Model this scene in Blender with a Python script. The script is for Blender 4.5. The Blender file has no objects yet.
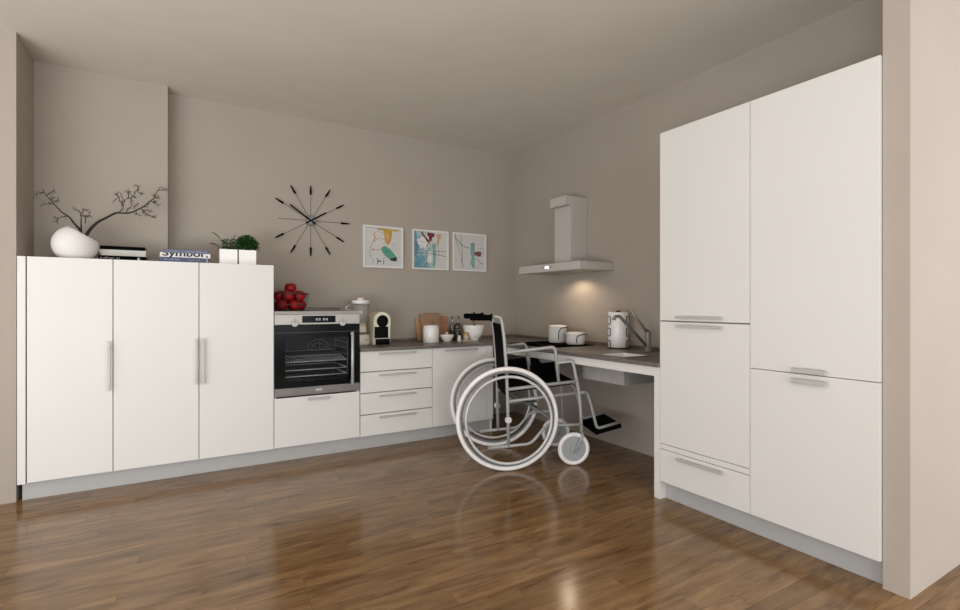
import bpy, bmesh, math, random
from mathutils import Vector, Matrix

C = bpy.context.scene.collection
PI = math.pi

# ------------------------------------------------------------------ helpers
def lin(c):
    return tuple(((x/255)/12.92 if x/255 <= .04045 else ((x/255+.055)/1.055)**2.4) for x in c)

def mat(name, rgb, rough=.5, metal=0., vary=.06, scale=12., bump=0., spec=.5, stretch=None, coat=0., emit=None):
    m = bpy.data.materials.new(name); m.use_nodes = True
    nt = m.node_tree; b = nt.nodes['Principled BSDF']
    L = lin(rgb)
    tc = nt.nodes.new('ShaderNodeTexCoord')
    mp = nt.nodes.new('ShaderNodeMapping'); nt.links.new(tc.outputs['Object'], mp.inputs['Vector'])
    if stretch: mp.inputs['Scale'].default_value = stretch
    n = nt.nodes.new('ShaderNodeTexNoise'); n.inputs['Scale'].default_value = scale; n.inputs['Detail'].default_value = 4
    nt.links.new(mp.outputs['Vector'], n.inputs['Vector'])
    r = nt.nodes.new('ShaderNodeValToRGB')
    r.color_ramp.elements[0].position = .3; r.color_ramp.elements[1].position = .7
    r.color_ramp.elements[0].color = tuple(x*(1-vary) for x in L)+(1,)
    r.color_ramp.elements[1].color = tuple(min(1, x*(1+vary)) for x in L)+(1,)
    nt.links.new(n.outputs['Fac'], r.inputs['Fac']); nt.links.new(r.outputs['Color'], b.inputs['Base Color'])
    b.inputs['Roughness'].default_value = rough; b.inputs['Metallic'].default_value = metal
    b.inputs['Specular IOR Level'].default_value = spec; b.inputs['Coat Weight'].default_value = coat
    if bump:
        bp = nt.nodes.new('ShaderNodeBump'); bp.inputs['Strength'].default_value = bump; bp.inputs['Distance'].default_value = .004
        nt.links.new(n.outputs['Fac'], bp.inputs['Height']); nt.links.new(bp.outputs['Normal'], b.inputs['Normal'])
    if emit:
        b.inputs['Emission Color'].default_value = lin(rgb)+(1,); b.inputs['Emission Strength'].default_value = emit
    return m

def glass_mat(name, tint, gloss=.08, rough=.02, k=.5, milk=0.):
    m = bpy.data.materials.new(name); m.use_nodes = True
    nt = m.node_tree; out = nt.nodes['Material Output']; nt.nodes.remove(nt.nodes['Principled BSDF'])
    t = nt.nodes.new('ShaderNodeBsdfTransparent'); t.inputs['Color'].default_value = tuple(tint)+(1,)
    g = nt.nodes.new('ShaderNodeBsdfGlossy'); g.inputs['Roughness'].default_value = rough
    lw = nt.nodes.new('ShaderNodeLayerWeight'); lw.inputs['Blend'].default_value = .25
    mu = nt.nodes.new('ShaderNodeMath'); mu.operation = 'MULTIPLY_ADD'
    nt.links.new(lw.outputs['Fresnel'], mu.inputs[0]); mu.inputs[1].default_value = k; mu.inputs[2].default_value = gloss*.3
    mx = nt.nodes.new('ShaderNodeMixShader'); nt.links.new(mu.outputs[0], mx.inputs['Fac'])
    
    src = t
    if milk:
        df = nt.nodes.new('ShaderNodeBsdfDiffuse'); df.inputs['Color'].default_value = (.8, .79, .77, 1)
        src = nt.nodes.new('ShaderNodeMixShader'); src.inputs['Fac'].default_value = milk
        nt.links.new(t.outputs[0], src.inputs[1]); nt.links.new(df.outputs[0], src.inputs[2])
    nt.links.new(src.outputs[0], mx.inputs[1]); nt.links.new(g.outputs[0], mx.inputs[2]); nt.links.new(mx.outputs[0], out.inputs['Surface'])
    return m

def base_of(o):
    v = Vector((0, 0, 0))
    while o is not None:
        v = v + o.location; o = o.parent
    return v

def obj(name, bm, m, parent=None, local=False, kind=None):
    """link one mesh object; bm is in world metres unless local"""
    me = bpy.data.meshes.new(name)
    off = Vector((0, 0, 0))
    if parent is not None and not local:
        off = base_of(parent)
    if parent is None and not local and bm.verts and kind != 'structure':
        xs = [v.co for v in bm.verts]
        off = Vector(((min(v.x for v in xs)+max(v.x for v in xs))/2, (min(v.y for v in xs)+max(v.y for v in xs))/2, min(v.z for v in xs)))
    if off.length: bmesh.ops.translate(bm, verts=bm.verts[:], vec=-off)
    bmesh.ops.recalc_face_normals(bm, faces=bm.faces[:])
    bm.to_mesh(me); bm.free()
    o = bpy.data.objects.new(name, me); C.objects.link(o)
    for k in (m if isinstance(m, (list, tuple)) else [m]): me.materials.append(k)
    if parent is not None: o.parent = parent
    elif off.length: o.location = off
    if kind: o['kind'] = kind
    return o

def thing(name, label, cat, loc=(0, 0, 0), rz=0., group=None):
    o = bpy.data.objects.new(name, None); C.objects.link(o)
    o.empty_display_size = .05
    o.location = loc; o.rotation_euler = (0, 0, rz); o['label'] = label; o['category'] = cat
    if group: o['group'] = group
    return o

def tag(o, label, cat, group=None):
    o['label'] = label; o['category'] = cat
    if group: o['group'] = group
    return o

def box(bm, x0, x1, y0, y1, z0, z1, bev=0., mi=0, seg=2):
    vs = [bm.verts.new(p) for p in ((x0,y0,z0),(x1,y0,z0),(x1,y1,z0),(x0,y1,z0),(x0,y0,z1),(x1,y0,z1),(x1,y1,z1),(x0,y1,z1))]
    fs = [bm.faces.new([vs[i] for i in q]) for q in ((0,3,2,1),(4,5,6,7),(0,1,5,4),(1,2,6,5),(2,3,7,6),(3,0,4,7))]
    for f in fs: f.material_index = mi
    if bev:
        es = list({e for f in fs for e in f.edges})
        bmesh.ops.bevel(bm, geom=es, offset=bev, segments=seg, affect='EDGES', profile=.5)
    return bm

def B(*a, **k): return box(bmesh.new(), *a, **k)

def fillet(pts, r, n=5):
    pts = [Vector(p) for p in pts]; out = [pts[0]]
    for i in range(1, len(pts)-1):
        p, a, b = pts[i], pts[i-1], pts[i+1]
        da, db = (a-p), (b-p); t = min(r, da.length*.45, db.length*.45)
        s, e = p+da.normalized()*t, p+db.normalized()*t
        for k in range(n+1):
            u = k/n; out.append(s*(1-u)**2+p*2*u*(1-u)+e*u*u)
    out.append(pts[-1]); return out

def tube(bm, pts, r, seg=10, closed=False, cap=True, mi=0):
    pts = [Vector(p) for p in pts]; n = len(pts)
    rs = r if isinstance(r, (list, tuple)) else [r]*n
    rings = []; prev = None
    for i in range(n):
        if closed: t = pts[(i+1) % n]-pts[i-1]
        else: t = pts[min(i+1, n-1)]-pts[max(i-1, 0)]
        t.normalize()
        if prev is None:
            up = Vector((0, 0, 1)) if abs(t.z) < .9 else Vector((1, 0, 0)); u = t.cross(up).normalized()
        else:
            u = (prev - t*prev.dot(t)).normalized()
        w = t.cross(u); prev = u
        rings.append([bm.verts.new(pts[i]+(u*math.cos(2*PI*k/seg)+w*math.sin(2*PI*k/seg))*rs[i]) for k in range(seg)])
    m = n if closed else n-1
    for i in range(m):
        a, b = rings[i], rings[(i+1) % n]
        for k in range(seg):
            f = bm.faces.new((a[k], a[(k+1) % seg], b[(k+1) % seg], b[k])); f.smooth = True; f.material_index = mi
    if cap and not closed:
        for q in (rings[0][::-1], rings[-1]):
            f = bm.faces.new(q); f.material_index = mi
    return bm

def T(pts, r, **k): return tube(bmesh.new(), pts, r, **k)

def lathe(bm, prof, c=(0, 0, 0), seg=32, mi=0, smooth=True):
    """prof: (radius, z) list, revolved about the vertical through c"""
    rings = []
    for r, z in prof:
        if r < 1e-6: rings.append([bm.verts.new((c[0], c[1], c[2]+z))])
        else: rings.append([bm.verts.new((c[0]+r*math.cos(2*PI*k/seg), c[1]+r*math.sin(2*PI*k/seg), c[2]+z)) for k in range(seg)])
    for a, b in zip(rings, rings[1:]):
        if len(a) == 1 and len(b) == 1: continue
        for k in range(seg):
            q = ([a[0]] if len(a) == 1 else [a[k], a[(k+1) % seg]]) + ([b[0]] if len(b) == 1 else [b[(k+1) % seg], b[k]])
            f = bm.faces.new(q); f.smooth = smooth; f.material_index = mi
    return bm

def LA(prof, c=(0, 0, 0), **k): return lathe(bmesh.new(), prof, c, **k)

def ring_pts(c, r, axis, n=64):
    """circle about axis through c"""
    a = Vector(axis).normalized(); up = Vector((0, 0, 1)) if abs(a.z) < .9 else Vector((1, 0, 0))
    u = a.cross(up).normalized(); w = a.cross(u)
    return [Vector(c)+(u*math.cos(2*PI*k/n)+w*math.sin(2*PI*k/n))*r for k in range(n)]

def disc(bm, c, axis, r, th, seg=40, bev=0., mi=0):
    a = Vector(axis).normalized()
    rows = [(r-bev, -th/2), (r, -th/2+bev), (r, th/2-bev), (r-bev, th/2)] if bev else [(r, -th/2), (r, th/2)]
    rings = [[bm.verts.new(p+a*h) for p in ring_pts(c, q, axis, seg)] for q, h in rows]
    for x, y in zip(rings, rings[1:]):
        for k in range(seg):
            f = bm.faces.new((x[k], x[(k+1) % seg], y[(k+1) % seg], y[k])); f.smooth = True; f.material_index = mi
    for q in (rings[0][::-1], rings[-1]):
        f = bm.faces.new(q); f.material_index = mi
    return bm

def D(*a, **k): return disc(bmesh.new(), *a, **k)

def prism(bm, poly, axis, a0, a1, mi=0):
    """poly in the two other axes, extruded along axis 'x','y' or 'z'"""
    def P(p, h):
        return {'x': (h, p[0], p[1]), 'y': (p[0], h, p[1]), 'z': (p[0], p[1], h)}[axis]
    u = [bm.verts.new(P(p, a0)) for p in poly]; w = [bm.verts.new(P(p, a1)) for p in poly]
    n = len(poly)
    fs = [bm.faces.new(u[::-1]), bm.faces.new(w)]
    for i in range(n): fs.append(bm.faces.new((u[i], u[(i+1) % n], w[(i+1) % n], w[i])))
    for f in fs: f.material_index = mi
    return bm

def ball(bm, c, r, sz=1., seg=20, rings=12, mi=0, dent=0.):
    prof = []
    for i in range(rings+1):
        t = -PI/2+PI*i/rings; rr = r*math.cos(t); z = r*sz*math.sin(t)
        if dent and i > rings*.6: z -= dent*r*max(0, 1-rr/(r*.62))
        if dent and i < rings*.25: z += dent*.6*r*max(0, 1-rr/(r*.6))
        prof.append((max(rr, 0 if i in (0, rings) else 1e-4), z))
    prof[0] = (0, prof[0][1]); prof[-1] = (0, prof[-1][1])
    return lathe(bm, prof, c, seg, mi)

def slab(xs, ys, keep, z0, z1):
    """flat slab made of kept grid cells, with no inner walls"""
    bm = bmesh.new(); vt = {}
    def v(i, j, z):
        k = (i, j, z)
        if k not in vt: vt[k] = bm.verts.new((xs[i], ys[j], z))
        return vt[k]
    K = lambda i, j: 0 <= i < len(xs)-1 and 0 <= j < len(ys)-1 and keep(i, j)
    for i in range(len(xs)-1):
        for j in range(len(ys)-1):
            if not K(i, j): continue
            bm.faces.new((v(i,j,z1), v(i+1,j,z1), v(i+1,j+1,z1), v(i,j+1,z1)))
            bm.faces.new((v(i,j,z0), v(i,j+1,z0), v(i+1,j+1,z0), v(i+1,j,z0)))
            for di, dj, p, q in ((0,-1,(i,j),(i+1,j)), (1,0,(i+1,j),(i+1,j+1)), (0,1,(i+1,j+1),(i,j+1)), (-1,0,(i,j+1),(i,j))):
                if not K(i+di, j+dj):
                    bm.faces.new((v(*p,z0), v(*q,z0), v(*q,z1), v(*p,z1)))
    return bm

def text_bm(s, size, origin, bold=0., sx=1., facing='y', align='LEFT'):
    """lettering as a thin mesh lying on a face that looks towards -y (or -x)"""
    cu = bpy.data.curves.new('lettering', 'FONT'); cu.body = s; cu.size = size; cu.extrude = .0004; cu.offset = bold
    cu.align_x = align; cu.resolution_u = 3
    o = bpy.data.objects.new('lettering', cu); C.objects.link(o)
    dg = bpy.context.evaluated_depsgraph_get(); me = bpy.data.meshes.new_from_object(o.evaluated_get(dg))
    bm = bmesh.new(); bm.from_mesh(me)
    bpy.data.objects.remove(o); bpy.data.curves.remove(cu); bpy.data.meshes.remove(me)
    M = Matrix.Rotation(PI/2, 4, 'X')
    if facing == 'x': M = Matrix.Rotation(-PI/2, 4, 'Z') @ M
    bmesh.ops.transform(bm, matrix=Matrix.Translation(origin) @ M @ Matrix.Diagonal((sx, 1, 1, 1)), verts=bm.verts[:])
    return bm

# ------------------------------------------------------------------ camera
F_, TH, CY = 499.79, math.radians(30.7027), 304.235
CX, CYW, CH = -2.9134, -4.2212, 1.0995
cam = bpy.data.cameras.new('camera'); co = bpy.data.objects.new('camera', cam); C.objects.link(co)
cam.sensor_width = 36; cam.lens = F_*36/960; cam.shift_y = -(305-CY)/960
cam.clip_start = .05
co.location = (CX, CYW, CH); co.rotation_euler = (PI/2, 0, -TH)
bpy.context.scene.camera = co

def on_y(u, v, y):
    """point of the vertical plane y = const that the photograph shows at pixel u, v"""
    a, b = (u-480)/F_, (CY-v)/F_; s, c = math.sin(TH), math.cos(TH)
    rx, ry = c*a+s, -s*a+c; t = (y-CYW)/ry
    return Vector((CX+t*rx, y, CH+t*b))

# ------------------------------------------------------------------ materials
WALL = (163, 152, 141)
def paint(name, rgb, vary=.02):
    return mat(name, rgb, rough=.85, vary=vary, scale=3., spec=.25, bump=.03)
m_wall = paint('taupe_wall_paint', WALL)
m_wall_dim = m_wall
m_ceil = paint('ceiling_paint', (212, 204, 194))
m_white = mat('white_lacquer', (215, 211, 206), rough=.45, vary=.008, scale=2., spec=.4)
m_carc = mat('cabinet_carcass', (150, 144, 138), rough=.6, vary=.02)
m_plinth = mat('grey_plinth', (170, 168, 166), rough=.45, vary=.02)
m_steel = mat('brushed_steel', (168, 164, 158), rough=.4, metal=.3, vary=.05, scale=8, stretch=(1, 30, 30))
m_hood = mat('hood_steel', (188, 180, 175), rough=.45, metal=.1, vary=.03, scale=6, stretch=(30, 30, 1))
m_handle = mat('satin_handle', (182, 178, 174), rough=.45, metal=.15, vary=.04)
m_black = mat('black_gloss', (4, 4, 5), rough=.15, vary=.1, spec=.09)
m_blackmat = mat('black_matt', (5, 5, 5), rough=.8, vary=.2, spec=.04)
m_top = mat('worktop_stone', (104, 95, 89), rough=.38, vary=.14, scale=9, stretch=(1, 3, 1), bump=.03)
m_cavity = mat('oven_enamel', (22, 22, 23), rough=.6, vary=.15, spec=.1)
m_rack = mat('oven_rack_wire', (226, 224, 220), rough=.4, metal=.0, vary=.03)
m_chair = mat('wheelchair_grey_paint', (158, 157, 154), rough=.4, vary=.03, metal=.1)
m_tyre = mat('pale_tyre', (226, 220, 218), rough=.55, vary=.03)
m_rim = mat('wheel_rim_grey', (108, 106, 104), rough=.4, vary=.04)  # rim and brace grey, darkened to paint in the tyre's shaded inner side
m_disc = mat('caster_disc_grey', (148, 149, 150), rough=.5, vary=.05)
m_hand = mat('hand_rim_grey', (186, 184, 182), rough=.35, vary=.03, metal=.2)
m_ceramic = mat('white_ceramic', (228, 224, 219), rough=.25, vary=.02)
m_vase = mat('matt_white_ceramic', (216, 211, 207), rough=.7, vary=.02)
m_cream = mat('cream_plastic', (226, 219, 196), rough=.3, vary=.02)
m_bark = mat('dark_bark', (42, 39, 36), rough=.9, vary=.35, scale=60, bump=.3)
m_soil = mat('potting_soil', (40, 30, 24), rough=.95, vary=.4, scale=80, bump=.4)
m_leaf = mat('dark_leaf', (46, 76, 40), rough=.55, vary=.45, scale=40)
m_leaf2 = mat('bush_leaf', (40, 84, 33), rough=.5, vary=.5, scale=45)
m_apple = mat('red_apple', (140, 20, 26), rough=.4, vary=.3, scale=14, spec=.25)
m_stalk = mat('apple_stalk', (60, 40, 25), rough=.8, vary=.2)
m_wire = mat('basket_wire', (70, 62, 58), rough=.4, metal=.6, vary=.1)
m_blue = mat('blue_book_cover', (74, 84, 118), rough=.5, vary=.05)
m_page = mat('white_book_cover', (222, 218, 212), rough=.6, vary=.03)
m_greypage = mat('grey_white_pages', (190, 186, 180), rough=.7, vary=.14, scale=40, stretch=(1, 1, 12))
m_wood = mat('chopping_wood', (172, 132, 96), rough=.6, vary=.22, scale=10, stretch=(14, 14, 1))
m_wood2 = mat('dark_chopping_wood', (150, 116, 92), rough=.6, vary=.3, scale=14, stretch=(1, 8, 10))
m_wood3 = mat('red_chopping_wood', (158, 114, 86), rough=.6, vary=.22, scale=9, stretch=(1, 12, 16))
m_line = mat('dark_line_metal', (72, 62, 56), rough=.4, metal=.4, vary=.05)
m_pepper = mat('dark_mill', (52, 48, 46), rough=.25, vary=.3, scale=50)
m_chrome = mat('dark_chrome', (138, 136, 132), rough=.35, metal=.45, vary=.05)
m_greenglass = mat('green_oil', (60, 74, 50), rough=.15, vary=.2)
m_olive = mat('jar_lid_olive', (168, 142, 78), rough=.4, vary=.1)
m_jar = mat('jar_contents', (196, 184, 168), rough=.4, vary=.2, scale=60)
m_letter_w = mat('pale_lettering', (214, 212, 214), rough=.6, vary=.02)
m_letter_k = mat('black_lettering', (12, 12, 14), rough=.6, vary=.02)
m_letter_g = mat('grey_lettering', (175, 172, 168), rough=.5, vary=.02)
m_lamp = mat('warm_lamp', (255, 214, 165), emit=3.5, vary=0)
m_disp = mat('white_display', (245, 245, 250), emit=1.6, vary=0)
m_digit = mat('display_digit', (200, 205, 210), emit=.15, vary=0)
m_glass = glass_mat('clear_glass', (.95, .955, .95), gloss=.2, k=.3)
m_jugglass = glass_mat('jug_glass', (.97, .975, .97), gloss=.2, k=.25, milk=.16)
m_ovenglass = glass_mat('oven_glass', (.80, .80, .81), gloss=.03, k=.08)
m_sink = mat('sink_white_inside', (236, 233, 228), rough=.4, vary=.02)
m_sinksteel = mat('sink_rim_steel', (128, 123, 119), rough=.35, metal=.5, vary=.05)
m_basin = mat('frosted_basin', (152, 148, 144), rough=.35, vary=.10, scale=26, bump=.4)

def floor_material():
    m = bpy.data.materials.new('walnut_planks'); m.use_nodes = True
    nt = m.node_tree; b = nt.nodes['Principled BSDF']; N = nt.nodes.new; Lk = nt.links.new
    tc = N('ShaderNodeTexCoord')
    br = N('ShaderNodeTexBrick'); br.offset = 0; br.offset_frequency = 1; br.squash = 1
    br.inputs['Scale'].default_value = 1; br.inputs['Brick Width'].default_value = .86; br.inputs['Row Height'].default_value = .079
    br.inputs['Mortar Size'].default_value = .0011; br.inputs['Mortar Smooth'].default_value = .4; br.inputs['Bias'].default_value = 0
    br.inputs['Color1'].default_value = (0, 0, 0, 1); br.inputs['Color2'].default_value = (1, 1, 1, 1); br.inputs['Mortar'].default_value = (.5, .5, .5, 1)
    # every row of planks starts at its own random offset
    sx = N('ShaderNodeSeparateXYZ'); Lk(tc.outputs['Object'], sx.inputs[0])
    rw = N('ShaderNodeMath'); rw.operation = 'DIVIDE'; Lk(sx.outputs['Y'], rw.inputs[0]); rw.inputs[1].default_value = .079
    fl = N('ShaderNodeMath'); fl.operation = 'FLOOR'; Lk(rw.outputs[0], fl.inputs[0])
    wn = N('ShaderNodeTexWhiteNoise'); wn.noise_dimensions = '1D'; Lk(fl.outputs[0], wn.inputs['W'])
    sh = N('ShaderNodeMath'); sh.operation = 'MULTIPLY_ADD'; Lk(wn.outputs['Value'], sh.inputs[0]); sh.inputs[1].default_value = .86; Lk(sx.outputs['X'], sh.inputs[2])
    pv = N('ShaderNodeCombineXYZ'); Lk(sh.outputs[0], pv.inputs['X']); Lk(sx.outputs['Y'], pv.inputs['Y'])
    Lk(pv.outputs[0], br.inputs['Vector'])
    # per-plank shade
    # grain, shifted from plank to plank
    mp = N('ShaderNodeMapping'); mp.inputs['Scale'].default_value = (1.9, 11, 1)
    ad = N('ShaderNodeVectorMath'); ad.operation = 'MULTIPLY_ADD'
    cb = N('ShaderNodeCombineXYZ'); Lk(br.outputs['Color'], cb.inputs['X']); Lk(br.outputs['Color'], cb.inputs['Y'])
    ad.inputs[1].default_value = (7.3, 3.1, 0); Lk(cb.outputs[0], ad.inputs[0]); Lk(tc.outputs['Object'], ad.inputs[2])
    Lk(ad.outputs[0], mp.inputs['Vector'])
    n1 = N('ShaderNodeTexNoise'); n1.inputs['Scale'].default_value = 1.6; n1.inputs['Detail'].default_value = 7; n1.inputs['Roughness'].default_value = .62; n1.inputs['Distortion'].default_value = .5
    Lk(mp.outputs[0], n1.inputs['Vector'])
    mp2 = N('ShaderNodeMapping'); mp2.inputs['Scale'].default_value = (7, 130, 1); Lk(ad.outputs[0], mp2.inputs['Vector'])
    n2 = N('ShaderNodeTexNoise'); n2.inputs['Scale'].default_value = 1.2; n2.inputs['Detail'].default_value = 4; Lk(mp2.outputs[0], n2.inputs['Vector'])
    ramp = N('ShaderNodeValToRGB'); e = ramp.color_ramp.elements
    e[0].position = .25; e[0].color = lin((76, 52, 32))+(1,)
    e[1].position = .80; e[1].color = lin((157, 124, 84))+(1,)
    k = ramp.color_ramp.elements.new(.46); k.color = lin((124, 93, 60))+(1,)
    Lk(n1.outputs['Fac'], ramp.inputs['Fac'])
    # plank tone
    hs = N('ShaderNodeMapRange'); hs.inputs['To Min'].default_value = .86; hs.inputs['To Max'].default_value = 1.13; Lk(br.outputs['Color'], hs.inputs['Value'])
    fine = N('ShaderNodeMapRange'); fine.inputs['From Min'].default_value = .3; fine.inputs['From Max'].default_value = .7
    fine.inputs['To Min'].default_value = .80; fine.inputs['To Max'].default_value = 1.10; Lk(n2.outputs['Fac'], fine.inputs['Value'])
    mu = N('ShaderNodeMath'); mu.operation = 'MULTIPLY'; Lk(hs.outputs[0], mu.inputs[0]); Lk(fine.outputs[0], mu.inputs[1])
    seam = N('ShaderNodeMapRange'); seam.inputs['To Min'].default_value = 1; seam.inputs['To Max'].default_value = .55; Lk(br.outputs['Fac'], seam.inputs['Value'])
    mu2 = N('ShaderNodeMath'); mu2.operation = 'MULTIPLY'; Lk(mu.outputs[0], mu2.inputs[0]); Lk(seam.outputs[0], mu2.inputs[1])
    vm = N('ShaderNodeVectorMath'); vm.operation = 'SCALE'; Lk(ramp.outputs['Color'], vm.inputs[0]); Lk(mu2.outputs[0], vm.inputs['Scale'])
    Lk(vm.outputs[0], b.inputs['Base Color'])
    b.inputs['Roughness'].default_value = .17; b.inputs['Specular IOR Level'].default_value = .5; b.inputs['Specular Tint'].default_value = (1, .93, .84, 1)
    bp = N('ShaderNodeBump'); bp.inputs['Strength'].default_value = .05; bp.inputs['Distance'].default_value = .002
    Lk(n2.outputs['Fac'], bp.inputs['Height']); Lk(bp.outputs[0], b.inputs['Normal'])
    return m
m_floor = floor_material()

# ------------------------------------------------------------------ room shell
ZC = 2.6123
obj('floor', B(-7.5, 3.2, -9.5, .12, -.08, 0), m_floor, kind='structure')
obj('ceiling', B(-7.5, 3.2, -9.5, .12, ZC, ZC+.1), m_ceil, kind='structure')
obj('wall_back', B(-3.72, .12, 0, .12, 0, ZC), m_wall, kind='structure')
obj('wall_alcove', B(-3.7116, -3.0054, -.1331, -.001, 0, ZC), m_wall, kind='structure')
obj('wall_right', B(0, .12, -3.3544, 0, 0, ZC), m_wall, kind='structure')
obj('wall_partition', B(-.587, 3.2, -3.4396, -3.3546, 0, ZC), paint('pale_partition_paint', (172, 160, 150)), kind='structure')
obj('wall_hall', B(3.2, 3.32, -9.5, .12, 0, ZC), m_wall, kind='structure')
obj('wall_left', B(-7.5, -3.7116, -.5159, .12, 0, ZC), m_wall, kind='structure')

# ------------------------------------------------------------------ cabinet helpers
def bar_y(x0, x1, z, y, h=.013, depth=.026):
    """horizontal bar handle on a front looking to -y"""
    bm = B(x0, x1, y-depth, y-depth+.010, z-h/2, z+h/2, bev=.002)
    for x in (x0+.02, x1-.032): box(bm, x, x+.012, y-depth+.008, y+.001, z-h*.4, z+h*.4)
    return bm
def bar_v(x, z0, z1, y, w=.013, depth=.028):
    bm = B(x-w/2, x+w/2, y-depth, y-depth+.011, z0, z1, bev=.002)
    for z in (z0+.03, z1-.042): box(bm, x-w*.4, x+w*.4, y-depth+.009, y+.001, z, z+.012)
    return bm
def bar_x(y0, y1, z, x, h=.014, depth=.028):
    """horizontal bar handle on a front looking to -x"""
    bm = B(x-depth, x-depth+.011, y0, y1, z-h/2, z+h/2, bev=.002)
    for y in (y0+.015, y1-.027): box(bm, x-depth+.009, x+.001, y, y+.012, z-h*.4, z+h*.4)
    return bm

YF = -.547; G = .002
# tall cupboards on the left
ZT = 1.3664
def tall(x0, x1, yb, label, hx, panel=False):
    t = thing('tall_cupboard', label, 'cupboard', ((x0+x1)/2, -.34, .105), group='tall white cupboards under the vase and books')
    obj('carcass', B(x0+.001, x1-.001, YF+.022, yb, .105, ZT-.001), m_carc, t)
    obj('top_panel', B(x0+.0005, x1-.0005, YF+.021, yb, ZT-.0012, ZT), m_white, t)
    d = obj('door', B(x0+G, x1-G, YF, YF+.019, .105, ZT, bev=.0012), m_white, t)
    obj('handle', bar_v(hx, .588, .882, YF), m_handle, d)
    if panel:
        obj('end_panel', B(-3.702, -3.6665, YF, yb, .1, ZT, bev=.0012), m_white, t)
    return t
tall(-3.6625, -3.2728, -.137, 'tall white cupboard with one vertical bar handle, below the white vase', -3.290, True)
tall(-3.2728, -2.8263, -.137, 'tall white cupboard in the middle, below the gap between the black and the blue books', -2.840)
tall(-2.8263, -2.3775, -.004, 'tall white cupboard beside the oven, below the two potted plants', -2.803)

# oven housing
XO0, XO1 = -2.3767, -1.7767
t = thing('oven_cabinet', 'white low cabinet housing the oven, one wide drawer underneath', 'cabinet', (-2.0767, -.3, .105))
bm = bmesh.new()
box(bm, XO0+.001, XO0+.017, YF+.022, -.004, .105, 1.027); box(bm, XO1-.017, XO1-.001, YF+.022, -.004, .105, 1.027)
box(bm, XO0+.017, XO1-.017, YF+.022, -.004, .105, .44); box(bm, XO0+.017, XO1-.017, -.02, -.004, .44, 1.027)
obj('carcass', bm, m_white, t)
d = obj('drawer_front', B(XO0+G, XO1-G, YF, YF+.019, .107, .447, bev=.0012), m_white, t)
obj('handle', bar_y(-2.158, -2.004, .427, YF, h=.016), m_handle, d)
t = thing('oven_worktop', 'short dark grey worktop with upstand on top of the oven cabinet', 'worktop', (-2.0767, -.28, 1.0285))
obj('top_slab', B(XO0+.001, XO1+.004, -.556, -.002, 1.0285, 1.050, bev=.0015), mat('grey_top_slab', (150, 143, 137), .4, vary=.05), t)
obj('upstand', B(XO0+.001, XO1, -.016, -.002, 1.050, 1.073, bev=.001), m_top, t)

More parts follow.
